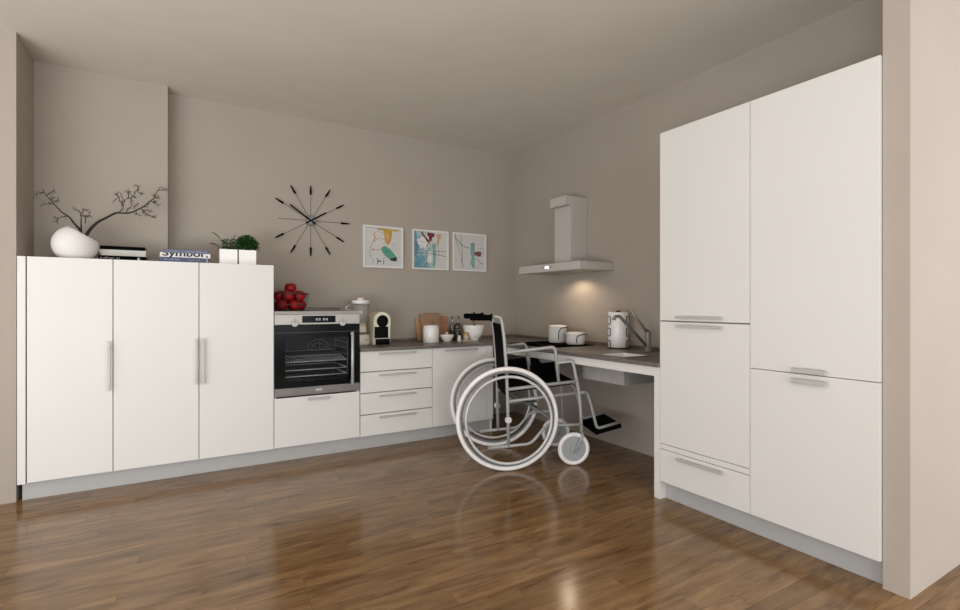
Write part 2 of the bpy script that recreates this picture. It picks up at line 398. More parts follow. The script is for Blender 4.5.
# oven
def oven():
    t = thing('oven', 'built-in black glass and steel oven with vertical side handle, wire rack inside', 'oven', (-2.0767, -.3, .456))
    xa, xb = XO0+.003, XO1-.003; yf = YF-.004
    wx0, wx1, wz0, wz1 = -2.306, -1.852, .560, .862
    # body: cavity box open to the front
    bm = bmesh.new()
    box(bm, xa+.02, wx0, YF+.03, -.09, .458, 1.02); box(bm, wx1, xb-.02, YF+.03, -.09, .458, 1.02)
    box(bm, wx0, wx1, YF+.03, -.09, .458, wz0-.01); box(bm, wx0, wx1, YF+.03, -.09, wz1+.01, 1.02)
    box(bm, wx0, wx1, -.12, -.09, wz0-.01, wz1+.01)
    obj('cavity', bm, m_cavity, t)
    p = obj('control_panel', B(xa, xb, yf, YF+.03, .956, 1.0275, bev=.002), m_steel, t)
    obj('display', B(-2.193, -1.959, yf-.001, yf+.002, .968, 1.017), m_black, p)
    bm = bmesh.new()
    for x in (-2.098, -2.078, -2.048, -2.028):
        for (u0, u1, z0, z1) in ((0, .012, .984, .987), (0, .012, .996, .999), (0, .003, .984, .999), (.009, .012, .984, .999)):
            box(bm, x+u0, x+u1, yf-.0018, yf-.0008, z0, z1)
    obj('clock_digits', bm, m_digit, p)
    for x in (-2.244, -1.911):
        k = obj('knob', D((x, yf-.012, .963), (0, 1, 0), .021, .024, bev=.003), m_handle, p)
        obj('pointer', B(x-.0015, x+.0015, yf-.0255, yf-.0235, .966, .982), m_blackmat, k)
        obj('knob_mark', B(x-.002, x+.002, yf-.0008, yf+.001, .989, .996), m_blackmat, p)
    # door: black frame around the window
    bm = bmesh.new()
    box(bm, xa, wx0, yf, YF+.026, .516, .954); box(bm, wx1, xb, yf, YF+.026, .516, .954)
    box(bm, wx0, wx1, yf, YF+.026, .516, wz0); box(bm, wx0, wx1, yf, YF+.026, wz1, .954)
    d = obj('door', bm, m_black, t)
    obj('door_glass', B(wx0, wx1, yf+.001, yf+.006, wz0, wz1), m_ovenglass, d)
    obj('door_trim', B(xa, xb, yf-.0015, yf+.001, .899, .902), m_line, d)
    bm = T([(-1.843, yf-.034, .512), (-1.843, yf-.034, .897)], .0105, seg=14)
    for z in (.53, .88): box(bm, -1.849, -1.837, yf-.03, yf+.001, z-.008, z+.008)
    obj('handle', bm, m_hand, d)
    s = obj('bottom_strip', B(xa, xb, yf, YF+.03, .458, .5145, bev=.002), mat('dark_steel_strip', (112, 107, 103), rough=.35, metal=.4, vary=.12, scale=3, stretch=(3, 1, 1)), t)
    obj('lettering', text_bm('AEG', .020, (-2.078, yf-.0005, .482), bold=.0005, sx=1.25, align='CENTER'), m_letter_w, s)
    # wire rack, tray rails and side ladders
    bm = bmesh.new(); z0_, z1_ = .688, .738; y0, y1 = -.50, -.15
    for y, z in ((y0, z0_), (y1, z1_), (-.33, (z0_+z1_)/2)): tube(bm, [(wx0+.012, y, z), (wx1-.012, y, z)], .0036, seg=6)
    for i in range(21):
        x = wx0+.016+i*(wx1-wx0-.032)/20
        tube(bm, [(x, y0, z0_), (x, y1, z1_)], .0030, seg=5)
    obj('wire_rack', bm, m_rack, t)
    for z in (.63, .585):
        bm = bmesh.new(); tube(bm, [(wx0+.012, -.50, z), (wx1-.012, -.50, z)], .0035, seg=6)
        for x in (wx0+.012, wx1-.012): tube(bm, [(x, -.50, z), (x, -.15, z)], .003, seg=6)
        tube(bm, [(wx0+.012, -.15, z), (wx1-.012, -.15, z)], .003, seg=6)
        obj('tray_rail', bm, m_rack, t)
    for x in (wx0+.006, wx1-.006):
        bm = bmesh.new()
        for y in (-.50, -.15): tube(bm, [(x, y, .575), (x, y, .83)], .003, seg=6)
        for k in range(6): tube(bm, [(x, -.50, .59+k*.045), (x, -.15, .59+k*.045)], .0028, seg=6)
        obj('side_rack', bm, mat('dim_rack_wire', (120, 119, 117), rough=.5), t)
    bm = bmesh.new()
    for r in (.085, .055): tube(bm, ring_pts((-1.985, -.129, .735), r, (0, 1, 0), 36), .003, seg=6, closed=True)
    for k in range(6):
        a = k*PI/3; tube(bm, [(-1.985+.02*math.cos(a), -.129, .735+.02*math.sin(a)), (-1.985+.08*math.cos(a+.4), -.129, .735+.08*math.sin(a+.4))], .003, seg=5)
    obj('fan_cover', bm, mat('fan_cover_grey', (92, 92, 92), rough=.5), t)
oven()

# drawer unit
t = thing('drawer_cabinet', 'white base cabinet with four stacked drawers beside the oven', 'cabinet', (-1.48, -.28, .105))
obj('carcass', B(-1.775, -1.182, YF+.022, -.004, .105, .7425), m_carc, t)
for z0, z1, hz in ((.105, .262, .236), (.2695, .424, .398), (.4315, .584, .557), (.5915, .7425, .719)):
    d = obj('drawer_front', B(-1.7745+G, -1.1825, YF, YF+.019, z0, z1, bev=.0012), m_white, t)
    obj('handle', bar_y(-1.630, -1.328, hz+.002, YF), m_handle, d)
# door unit with filler panel in the corner
t = thing('corner_cabinet', 'white base cabinet with one wide door behind the wheelchair, in the corner', 'cabinet', (-.9, -.28, .105))
obj('carcass', B(-1.181, -.602, YF+.022, -.004, .105, .7425), m_carc, t)
d = obj('door', B(-1.1785, -.662, YF, YF+.019, .105, .7425, bev=.0012), m_white, t)
obj('handle', bar_y(-1.073, -.772, .7195, YF), m_handle, d)
obj('filler_panel', B(-.6585, -.600, YF, YF+.019, .105, .7425, bev=.0012), m_white, t)
obj('side_panel', B(-.6018, -.598, YF+.021, -.004, .0, .7425), m_white, t)
o = obj('plinth', B(-3.69, -.602, -.497, -.480, 0, .1045), m_plinth); tag(o, 'long grey plinth along the floor under the white cabinets on the back wall', 'plinth')

# L-shaped worktop with a cut-out for the sink
SX0, SX1, SY0, SY1 = -.553, -.315, -2.003, -1.772
ZW0, ZW1 = .7432, .768
t = thing('worktop', 'dark grey stone-look L-shaped worktop running round the corner', 'worktop', (-.3, -1.2, ZW0))
xs = [-1.7755, -.62, SX0, SX1, -.002]; ys = [-2.3165, SY0, SY1, -.566, -.002]
def keep(i, j):
    if i == 0: return j == 3
    return not (i == 2 and j == 1)
obj('top_slab', slab(xs, ys, keep, ZW0, ZW1), m_top, t)
bm = B(-1.7755, -.002, -.016, -.002, ZW1, .793, bev=.001); box(bm, -.016, -.002, -2.3165, -.016, ZW1, .793, bev=.001)
obj('upstand', bm, m_top, t)
# knee-space frame: apron and support leg panel
t = thing('counter_frame', 'white apron with support panel holding the open counter at the tall fridge unit', 'counter frame', (-.55, -1.4, 0))
obj('apron', B(-.604, -.584, -2.277, -.569, .690, .743, bev=.001), m_white, t)
obj('support_panel', B(-.604, -.01, -2.3165, -2.277, 0, .743, bev=.001), m_white, t)
bm = B(-.58, -.004, -.59, -.569, .690, .743); obj('rear_batten', bm, m_white, t)

# sink with frosted under-counter basin
t = thing('sink', 'shallow white inset sink with steel rim and grey basin below the counter', 'sink', (-.38, -1.78, .6))
bm = slab([SX0-.02, SX0+.003, SX1-.003, -.10], [SY0-.03, SY0+.003, SY1-.003, SY1+.20], lambda i, j: not (i == 1 and j == 1), ZW1, ZW1+.0025)
obj('rim', bm, m_sinksteel, t)
def shell(x0, x1, y0, y1, z0, z1, th):
    bm = bmesh.new()
    box(bm, x0, x0+th, y0, y1, z0, z1); box(bm, x1-th, x1, y0, y1, z0, z1)
    box(bm, x0+th, x1-th, y0, y0+th, z0, z1); box(bm, x0+th, x1-th, y1-th, y1, z0, z1); box(bm, x0+th, x1-th, y0+th, y1-th, z0, z0+th)
    return bm
obj('basin_inside', shell(SX0+.003, SX1-.003, SY0+.003, SY1-.003, .735, ZW1-.0005, .004), m_sink, t)
obj('basin_box', shell(-.50, -.06, -1.955, -1.573, .581, .690, .008), m_basin, t)
bm = LA([(0, 0), (.028, 0), (.028, .004), (.0, .004)], (-.43, -1.89, .7392)); obj('drain', bm, m_chrome, t)

# tap
t = thing('tap', 'grey single-lever mixer tap with a long raised lever beside the sink', 'tap', (-.14, -1.834, .7705))
obj('body', LA([(0, 0), (.027, 0), (.027, .008), (.022, .012), (.022, .135), (.018, .142), (0, .143)], (-.14, -1.834, .7705)), m_chrome, t)
obj('spout', T(fillet([(-.15, -1.834, .805), (-.365, -1.828, .985), (-.41, -1.826, 1.022), (-.452, -1.824, 1.016), (-.455, -1.824, 1.004)], .05), .0105, seg=12), m_chrome, t)
obj('nozzle', T([(-.4545, -1.824, 1.008), (-.456, -1.824, .994)], .014, seg=14), m_chrome, t)
obj('lever', T([(-.14, -1.834, .905), (-.18, -1.834, .935), (-.325, -1.834, 1.074)], [.015, .012, .006], seg=10), m_chrome, t)

# tall fridge and storage columns on the right
XF = -.604; ZT2 = 2.061
def tall_right(y0, y1, label, fronts):
    t = thing('tall_cabinet', label, 'cabinet', (-.3, (y0+y1)/2, .105), group='tall white cabinets on the right wall')
    obj('carcass', B(XF+.022, -.004, y0+.001, y1-.001, .105, ZT2-.001), m_carc, t)
    for nm, z0, z1, h in fronts:
        d = obj(nm, B(XF, XF+.019, y0+G*.7, y1-G*.7, z0, z1, bev=.001), m_white, t)
        if h: obj('handle', bar_x(h[0], h[1], h[2], XF, h=h[3]), m_handle, d)
    return t
t = tall_right(-2.8375, -2.3172, 'narrower-looking tall white cabinet with two doors and a bottom drawer beside the open counter',
    [('door', 1.0095, ZT2, (-2.707, -2.440, 1.0285, .013)), ('door', .3195, 1.0025, (-2.707, -2.440, .982, .013)),
     ('filler_panel', .2885, .3165, None), ('drawer_front', .105, .2855, (-2.709, -2.442, .262, .014))])
obj('side_panel', B(XF+.001, -.003, -2.3172, -2.3166, .744, ZT2), m_white, t)
tall_right(-3.3535, -2.8375, 'tall white cabinet with two big doors and stubby handles against the partition wall',
    [('door', .7980, ZT2, (-3.174, -3.037, .813, .019)), ('door', .105, .7950, (-3.174, -3.037, .767, .019))])
o = obj('plinth', B(-.553, -.536, -3.3535, -2.3172, 0, .1045), m_plinth); tag(o, 'grey plinth along the floor under the two tall cabinets', 'plinth')

# cooker hood
t = thing('cooker_hood', 'grey steel chimney cooker hood on the wall above the hob, lamp lit', 'cooker hood', (-.17, -.98, 1.37))
cb = bmesh.new()
box(cb, -.35, -.002, -1.373, -.587, 1.366, 1.4285, bev=.0015)
c_ = obj('canopy', cb, m_hood, t)
obj('chimney', B(-.182, -.002, -1.081, -.872, 1.4285, 1.985, bev=.001), m_hood, t)
obj('chimney_cap', B(-.240, -.002, -1.0825, -.885, 1.912, 1.987, bev=.001), m_hood, t)
obj('display', B(-.3515, -.349, -1.003, -.953, 1.391, 1.409), m_disp, c_)
for y in (-.915, -.935, -1.022, -1.042): obj('button', D((-.351, y, 1.4), (1, 0, 0), .004, .003, seg=12), m_line, c_)
obj('grease_filter', B(-.30, -.05, -1.30, -.66, 1.3645, 1.3665), m_steel, c_)
l_ = obj('lamp', D((-.17, -1.02, 1.3652), (0, 0, 1), .024, .0012, seg=24), m_lamp, c_)

# hob
t = thing('hob', 'flat black glass hob set into the worktop under the hood', 'hob', (-.3, -.98, .7685))
h_ = obj('glass_plate', B(-.545, -.075, -1.240, -.70, .7685, .7735, bev=.001), mat('hob_glass', (7, 7, 8), rough=.3, vary=.1, spec=0.), t)
for x, y, r in ((-.43, -1.09, .07), (-.43, -.84, .09), (-.2, -1.09, .09), (-.2, -.84, .07)):
    obj('heat_ring', T(ring_pts((x, y, .7736), r, (0, 0, 1), 40), .0008, seg=4, closed=True), m_line, h_)

# cooking pots with loop handles
def pot(name, c, r, h, label):
    t = thing(name, label, 'pot', c, group='white pots with dark loop handles on the hob')
    obj('body', LA([(0, .001), (r*.84, .001), (r*.93, .006), (r*.98, .03), (r, h-.004), (r+.003, h), (r-.004, h), (r-.007, h*.9), (r*.9, .02), (0, .015)], c, seg=40), m_ceramic, t)
    obj('lid', LA([(r-.004, h-.002), (r-.002, h+.004), (r*.6, h+.010), (0, h+.013)], c, seg=40), m_ceramic, t)
    va = math.atan2(CYW-c[1], CX-c[0])
    for a in (va+.52, va+.52+PI):   # two loop handles hugging the side
        cc = Vector(c)
        P = lambda k, z: cc + Vector((math.cos(a+k), math.sin(a+k), 0))*(r+.005) + Vector((0, 0, z))
        pts = [P(-.42, h*.22), P(-.42, h*.55), P(-.36, h*.76), P(-.12, h*.90), P(.2, h*.94), P(.5, h*.95), P(.8, h*.95), P(1.0, h*.93)]
        obj('handle', T(fillet(pts, .015), .0038, seg=8), m_line, t)
pot('cooking_pot', (-.180, -.908, .7738), .080, .140, 'taller white cooking pot with dark curved handle at the back of the hob')
pot('casserole_pot', (-.180, -1.134, .7738), .081, .090, 'shorter wide white pot with dark curved handle, nearer the sink')

# paper roll holder with wrap-around brackets
c = (-.125, -1.545, .7685)
t = thing('kitchen_roll_holder', 'tall white kitchen roll in a dark bracket holder between hob and tap', 'kitchen roll holder', c)
r, h = .075, .273
obj('base', LA([(0, 0), (r+.003, 0), (r+.003, .010), (r-.003, .012), (0, .012)], c, seg=40), m_line, t)
obj('roll', LA([(0, .012), (r-.002, .012), (r, .016), (r, h-.004), (r-.002, h), (.02, h), (.02, h-.01), (0, h-.01)], c, seg=40), m_ceramic, t)
va = math.atan2(CYW-c[1], CX-c[0])
for side in (-1, 1):
    for z in (.035, .125, .212):
        pts = []
        R = r+.004
        def PP(k, zz): return (c[0]+R*math.cos(va+k), c[1]+R*math.sin(va+k), c[2]+zz)
        ks = [1.62, 1.3, 1.05, .86]
        pts = [PP(side*k, z-.028) for k in ks] + [PP(side*.80, z-.020), PP(side*.80, z+.020)] + [PP(side*k, z+.028) for k in ks[::-1]]
        obj('bracket', T(fillet(pts, .012, 3), .0032, seg=8), m_line, t)
obj('spindle_cap', LA([(0, h), (.018, h), (.018, h+.006), (.008, h+.012), (0, h+.013)], c), m_line, t)

# ------------------------------------------------------------------ wall clock
cl = thing('wall_clock', 'large black starburst clock with thin spokes on the back wall', 'clock', (-2.02, -.012, 1.78))
cc = Vector((-2.02, -.016, 1.78))
obj('hub', D(cc, (0, 1, 0), .042, .014, bev=.002), glass_mat('clock_hub_glass', (.80, .83, .86), .5, .1), cl)
obj('wall_mount', D((-2.02, -.006, 1.78), (0, 1, 0), .02, .011), m_handle, cl)
for k in range(12):
    a = PI/2-k*PI/6
    R1 = {0: .286, 3: .319, 6: .29, 9: .249}.get(k, .314)
    d = Vector((math.cos(a), 0, math.sin(a)))
    s = obj('spoke', T([cc+d*.02, cc+d*(R1 if k == 9 else R1-.02)], .0016, seg=6), m_line, cl)
    if k != 9:
        obj('hour_mark', T([cc+d*(R1-.072), cc+d*(R1-.02), cc+d*R1], [.0085, .006, .003], seg=8), m_blackmat, s)
for (a, L, w, nm) in ((math.atan2(.115, -.163), .2, .0055, 'minute_hand'), (math.atan2(.072, .118), .138, .006, 'hour_hand')):
    d = Vector((math.cos(a), 0, math.sin(a))); q = Vector((0, -.012, 0))
    obj(nm, T([cc+q-d*.045, cc+q+d*L], w, seg=8), m_blackmat, cl)
obj('axle', D(cc+Vector((0, -.011, 0)), (0, 1, 0), .008, .012, seg=16), m_blackmat, cl)

# ------------------------------------------------------------------ three framed prints
def art_mat(name, rgb, vary=.2, scale=30): return mat(name, rgb, rough=.7, vary=vary, scale=scale)
a_paper = art_mat('print_paper', (192, 189, 184), .03)
a_cols = dict(yellow=(176, 140, 52), green=(84, 142, 116), dark=(44, 44, 36), orange=(196, 150, 100), line=(110, 108, 106), teal=(70, 140, 132),
              brown=(110, 62, 60), red=(102, 34, 46), tan=(184, 150, 108), blue=(68, 112, 140), stem=(108, 156, 146), rust=(124, 72, 66), ink=(84, 84, 84), pale=(206, 202, 198))
A = {k: art_mat('ink_'+k, v) for k, v in a_cols.items()}
def wash_material():
    m = bpy.data.materials.new('blue_wash'); m.use_nodes = True; nt = m.node_tree; b = nt.nodes['Principled BSDF']; N = nt.nodes.new; Lk = nt.links.new
    tc = N('ShaderNodeTexCoord'); sp = N('ShaderNodeSeparateXYZ'); Lk(tc.outputs['Object'], sp.inputs[0])
    mp = N('ShaderNodeMapping'); mp.inputs['Scale'].default_value = (16, 16, 7); Lk(tc.outputs['Object'], mp.inputs[0])
    n = N('ShaderNodeTexNoise'); n.inputs['Scale'].default_value = 1; n.inputs['Detail'].default_value = 6; n.inputs['Roughness'].default_value = .7; Lk(mp.outputs[0], n.inputs['Vector'])
    g = N('ShaderNodeMapRange'); g.inputs['From Min'].default_value = -.17; g.inputs['From Max'].default_value = .12; g.inputs['To Min'].default_value = -.16; g.inputs['To Max'].default_value = .26
    Lk(sp.outputs['X'], g.inputs['Value'])
    gz = N('ShaderNodeMapRange'); gz.inputs['From Min'].default_value = 0; gz.inputs['From Max'].default_value = .36; gz.inputs['To Min'].default_value = -.03; gz.inputs['To Max'].default_value = .09
    Lk(sp.outputs['Z'], gz.inputs['Value'])
    a1 = N('ShaderNodeMath'); Lk(n.outputs['Fac'], a1.inputs[0]); Lk(g.outputs[0], a1.inputs[1])
    a2 = N('ShaderNodeMath'); Lk(a1.outputs[0], a2.inputs[0]); Lk(gz.outputs[0], a2.inputs[1])
    r = N('ShaderNodeValToRGB'); e = r.color_ramp.elements
    e[0].position = .30; e[0].color = lin((62, 106, 136))+(1,); e[1].position = .66; e[1].color = lin((194, 190, 184))+(1,)
    k = e.new(.44); k.color = lin((104, 146, 156))+(1,); k = e.new(.55); k.color = lin((160, 176, 172))+(1,)
    Lk(a2.outputs[0], r.inputs['Fac']); Lk(r.outputs[0], b.inputs['Base Color']); b.inputs['Roughness'].default_value = .7
    return m
a_wash = wash_material()
def framed(x0, x1, label, ground, shapes):
    z0, z1 = 1.4185, 1.783
    t = thing('framed_print', label, 'picture', ((x0+x1)/2, -.012, z0), group='three framed prints above the worktop')
    bm = bmesh.new(); w = .014
    box(bm, x0, x0+w, -.024, -.002, z0, z1); box(bm, x1-w, x1, -.024, -.002, z0, z1)
    box(bm, x0+w, x1-w, -.024, -.002, z0, z0+w); box(bm, x0+w, x1-w, -.024, -.002, z1-w, z1)
    obj('frame', bm, m_white, t)
    bm = bmesh.new(); ix0, ix1, iz0, iz1 = x0+w, x1-w, z0+w, z1-w
    box(bm, ix0, ix1, -.016, -.010, iz0, iz1)
    mats = [ground]
    for k, (col, kind, pts, wd) in enumerate(shapes):
        if A[col] not in mats: mats.append(A[col])
        mi = mats.index(A[col]); y = -.0162-.00006*k
        P = [(ix0+min(max(u, .005), .995)*(ix1-ix0), iz1-min(max(v, .005), .995)*(iz1-iz0)) for u, v in pts]
        if kind == 'poly':
            f = bm.faces.new([bm.verts.new((x, y, z)) for x, z in P]); f.material_index = mi
        else:
            for (xa, za), (xb, zb) in zip(P, P[1:]):
                dx, dz = xb-xa, zb-za; L = math.hypot(dx, dz) or 1; nx, nz = -dz/L*wd/2, dx/L*wd/2
                f = bm.faces.new([bm.verts.new((xa+nx, y, za+nz)), bm.verts.new((xb+nx, y, zb+nz)), bm.verts.new((xb-nx, y, zb-nz)), bm.verts.new((xa-nx, y, za-nz))]); f.material_index = mi
    obj('print', bm, mats, t)
def blob(cx, cy, rx, ry, rot, n=18, seed=1, jag=.12):
    rnd = random.Random(seed); out = []
    for k in range(n):
        a = 2*PI*k/n; q = 1+rnd.uniform(-jag, jag); x, y = rx*q*math.cos(a), ry*q*math.sin(a)
        out.append((cx+x*math.cos(rot)-y*math.sin(rot), cy+x*math.sin(rot)+y*math.cos(rot)))
    return out
framed(-1.5845, -1.2195, 'white-framed abstract print with yellow drip and green shape, nearest the clock', a_paper, [
    ('yellow', 'poly', [(.34, .0), (.95, .03), (.93, .06), (.74, .07), (.73, .22), (.69, .36), (.62, .45), (.55, .36), (.52, .2), (.50, .07), (.36, .05)], 0),
    ('orange', 'poly', blob(.62, .24, .05, .13, .1, seed=3), 0),
    ('green', 'poly', [(.44, .52), (.53, .46), (.66, .52), (.78, .64), (.88, .80), (.84, .86), (.68, .82), (.54, .72), (.46, .62)], 0),
    ('teal', 'poly', blob(.58, .60, .08, .05, .6, seed=5), 0),
    ('dark', 'poly', [(.68, .79), (.78, .76), (.86, .73), (.88, .83), (.80, .86), (.69, .84)], 0),
    ('orange', 'line', [(.27, .12), (.24, .22), (.29, .24), (.22, .36)], .012),
    ('orange', 'line', [(.20, .20), (.28, .22)], .007),
    ('tan', 'poly', blob(.22, .58, .05, .035, .2, seed=7, jag=.3), 0),
    ('line', 'line', [(.52, .29), (.36, .28), (.24, .36), (.16, .50), (.13, .62), (.15, .76), (.23, .86), (.24, .97)], .004),
    ('line', 'line', [(.02, .01), (.40, .02), (.33, .10), (.52, .14)], .003),
    ('line', 'line', [(.30, .58), (.44, .56)], .004), ('line', 'line', [(.74, .42), (.82, .38)], .003),
    ('line', 'line', [(.74, .42), (.74, .58)], .002), ('line', 'line', [(.50, .96), (.50, .80), (.62, .76)], .003),
    ('teal', 'poly', [(.31, .80), (.34, .78), (.36, .86), (.35, .96), (.32, .95), (.33, .88)], 0),
    ('teal', 'line', [(.51, .84), (.50, .95)], .010), ('brown', 'line', [(.36, .875), (.44, .87)], .013)])
framed(-1.1285, -.7625, 'white-framed blue abstract print with dark red splash, middle picture', a_wash, [
    ('pale', 'poly', blob(.26, .28, .14, .18, .3, seed=11, jag=.25), 0),
    ('red', 'poly', [(.40, .02), (.62, .04), (.60, .15), (.55, .14), (.52, .26), (.45, .24), (.44, .14), (.39, .10)], 0),
    ('red', 'line', [(.22, .02), (.30, .14), (.38, .20), (.46, .30)], .014), ('red', 'line', [(.30, .10), (.40, .28), (.50, .24)], .010),
    ('red', 'line', [(.44, .28), (.37, .42)], .005), ('red', 'poly', blob(.24, .30, .012, .02, 0, seed=4), 0),
    ('tan', 'poly', [(.66, .06), (.80, .04), (.82, .14), (.76, .22), (.74, .34), (.71, .46), (.68, .34), (.70, .20)], 0),
    ('pale', 'poly', blob(.48, .58, .07, .07, .2, seed=21, jag=.3), 0), ('pale', 'poly', blob(.46, .78, .08, .11, .3, seed=22, jag=.3), 0),
    ('stem', 'poly', [(.54, .34), (.64, .30), (.66, .62), (.63, .95), (.55, .96), (.57, .66)], 0),
    ('ink', 'line', [(.02, .50), (.40, .53), (.98, .52)], .004), ('ink', 'line', [(.03, .60), (.35, .58), (.98, .66)], .005),
    ('ink', 'line', [(.40, .54), (.36, .70), (.40, .88), (.46, .84)], .004), ('ink', 'line', [(.74, .46), (.74, .66)], .004)])
framed(-.7165, -.3485, 'white-framed print of thin lines with a teal stem, nearest the corner', a_paper, [
    ('ink', 'line', [(.03, .0), (.05, .12), (.14, .20), (.28, .32), (.40, .37), (.50, .38)], .006),
    ('ink', 'line', [(.20, .02), (.23, .14), (.21, .26), (.26, .40), (.25, .60), (.27, .80), (.29, .97)], .005),
    ('ink', 'line', [(.04, .10), (.10, .30), (.18, .48), (.26, .60)], .004), ('ink', 'line', [(.26, .62), (.21, .80), (.24, .82)], .005),
    ('stem', 'poly', [(.54, .25), (.59, .22), (.65, .24), (.66, .40), (.63, .54), (.66, .70), (.65, .96), (.61, .95), (.52, .80), (.57, .62), (.53, .52)], 0),
    ('ink', 'line', [(.53, .28), (.58, .22), (.65, .25), (.65, .50)], .005),
    ('rust', 'poly', [(.64, .50), (.70, .47), (.76, .46), (.86, .46), (.90, .52), (.86, .60), (.76, .61), (.72, .57), (.65, .59)], 0),
    ('ink', 'line', [(.66, .66), (.78, .72), (.86, .80), (.97, .82)], .005), ('blue', 'line', [(.80, .37), (.97, .38)], .004), ('blue', 'line', [(.98, .37), (.97, .60)], .003)])

# ------------------------------------------------------------------ things on the tall cupboards
def vase():
    c = Vector((-3.47, -.40, 0)); rx, rz = .1135, .112; zc = ZT+.092
    bm = bmesh.new()
    # tilted cut: plane through the rim; points above it are dropped onto it
    pa, pb = Vector((-3.503, 0, 1.566)), Vector((-3.359, 0, 1.478))
    sl = (pb.z-pa.z)/(pb.x-pa.x)
    cut = lambda x: pa.z+sl*(x-pa.x)
    bmesh.ops.create_uvsphere(bm, u_segments=48, v_segments=32, radius=1)
    for v in bm.verts:
        v.co = Vector((c.x+v.co.x*rx, c.y+v.co.y*rx, zc+v.co.z*rz))
    bmesh.ops.bisect_plane(bm, geom=bm.verts[:]+bm.edges[:]+bm.faces[:], plane_co=(pa.x, 0, pa.z), plane_no=(-sl, 0, 1), clear_outer=True)
    bmesh.ops.bisect_plane(bm, geom=bm.verts[:]+bm.edges[:]+bm.faces[:], plane_co=(0, 0, ZT+.0005), plane_no=(0, 0, 1), clear_inner=True)
    es = [e for e in bm.edges if e.is_boundary and all(v.co.z < ZT+.002 for v in e.verts)]
    bmesh.ops.edgeloop_fill(bm, edges=es)
    bmesh.ops.recalc_face_normals(bm, faces=bm.faces[:])
    for f in bm.faces: f.smooth = True
    bmesh.ops.solidify(bm, geom=bm.faces[:], thickness=.005)
    return bm
o = obj('vase', vase(), m_vase); tag(o, 'rounded matt white vase with a slanted opening holding bare branches', 'vase')

def branches():
    rnd = random.Random(8)
    t = thing('dry_branch', 'bare dark twiggy branches spreading out of the slanted white vase', 'branch', (-3.46, -.39, ZT+.05))
    s1 = lambda x, y: (30+x/6.775, 175+y/6.775)     # two magnified looks at the photo
    s2 = lambda x, y: (90+x/8.72, 175+y/8.72)
    mains = [
        ([(375, 470), (352, 380), (300, 330), (275, 290), (225, 260), (195, 228), (170, 200)], .0080, .0026, s1, [[(170, 200), (150, 180), (125, 145), (85, 100)], [(175, 208), (150, 208), (100, 220)], [(260, 282), (220, 290), (185, 300), (155, 270)], [(160, 190), (200, 180)], [(200, 300), (180, 318)], [(130, 150), (160, 130), (185, 120)], [(112, 130), (80, 140), (50, 150)], [(150, 180), (165, 160)]]),
        ([(375, 475), (350, 370), (350, 320), (358, 280)], .0065, .0022, s1, [[(355, 290), (350, 255), (310, 245)], [(358, 270), (375, 240), (395, 240)], [(380, 330), (385, 290), (400, 270), (395, 245)], [(360, 280), (385, 290), (410, 295), (425, 290)]]),
        ([(-80, 500), (0, 470), (70, 405), (130, 375), (215, 328), (250, 322), (310, 328), (365, 315), (410, 290), (460, 262), (515, 212), (555, 178)], .0100, .0028, s2,
         [[(250, 322), (285, 280), (305, 225), (335, 193)], [(335, 193), (370, 165), (405, 125), (435, 95)], [(405, 125), (415, 90), (400, 70), (380, 70)], [(350, 180), (355, 240), (390, 290)],
          [(285, 265), (255, 215), (250, 190), (185, 210)], [(275, 262), (280, 200), (265, 155)], [(250, 190), (222, 150)], [(330, 190), (320, 135), (295, 120)], [(320, 150), (335, 130)], [(372, 165), (385, 180)], [(410, 130), (450, 145)],
          [(555, 178), (575, 130), (615, 88), (660, 98)], [(590, 110), (640, 112), (672, 108)], [(555, 178), (600, 165)], [(530, 212), (565, 235), (600, 258)], [(525, 215), (580, 210)], [(440, 275), (465, 320), (475, 340)], [(455, 285), (500, 335), (525, 345)], [(500, 335), (575, 352)], [(395, 295), (400, 335), (440, 352)], [(380, 270), (400, 240), (415, 235)], [(310, 325), (320, 280), (345, 265)], [(460, 265), (490, 255), (510, 235)], [(465, 290), (530, 300)], [(570, 140), (560, 165)]]),
    ]
    for pts, r0, r1, S, tw in mains:
        def W(p, k=0.): q = on_y(*S(*p), -.39); return q+Vector((0, k, 0))
        P = [W(p, .10*(i/len(pts))**1.5*(1 if len(tw) > 10 else -.7)) for i, p in enumerate(pts)]
        def near(q):   # depth of the limb next to a twig root
            return min(P, key=lambda a: (a.x-q.x)**2+(a.z-q.z)**2).y
        n = len(P)
        # keep the lower end inside the vase
        lo = Vector((-3.455+.01*rnd.uniform(-1, 1), -.395+.01*rnd.uniform(-1, 1), ZT+.055)); P[0] = lo
        sm = fillet(P, .03, 3); m = len(sm)
        limb = obj('limb', tube(bmesh.new(), sm, [r0+(r1-r0)*(i/(m-1))**.7 for i in range(m)], seg=8), m_bark, t)
        for q in tw:
            bm = bmesh.new()
            R = [W(p) for p in q]; y = near(R[0])
            for i, v in enumerate(R): v.y = y-.02*i*rnd.choice((-1, 1, .4))
            nn = len(R); tube(bm, R, [.0026-.0014*(i/(nn-1)) for i in range(nn)], seg=5)
            for k in range(9):        # twiglets
                i = rnd.randrange(1, nn); a = R[i-1].lerp(R[i], rnd.uniform(.3, 1))
                d = (R[i]-R[i-1]).normalized(); ang = rnd.choice((-1, 1))*rnd.uniform(.5, 1.1)
                e = Vector((d.x*math.cos(ang)-d.z*math.sin(ang), rnd.uniform(-.5, .5), d.x*math.sin(ang)+d.z*math.cos(ang)))*rnd.uniform(.010, .028)
                tube(bm, [a, a+e*.6, a+e+Vector((0, 0, rnd.uniform(-.003, .006)))], [.0010, .0009, .0007], seg=4)
            obj('twig', bm, m_bark, limb)
branches()

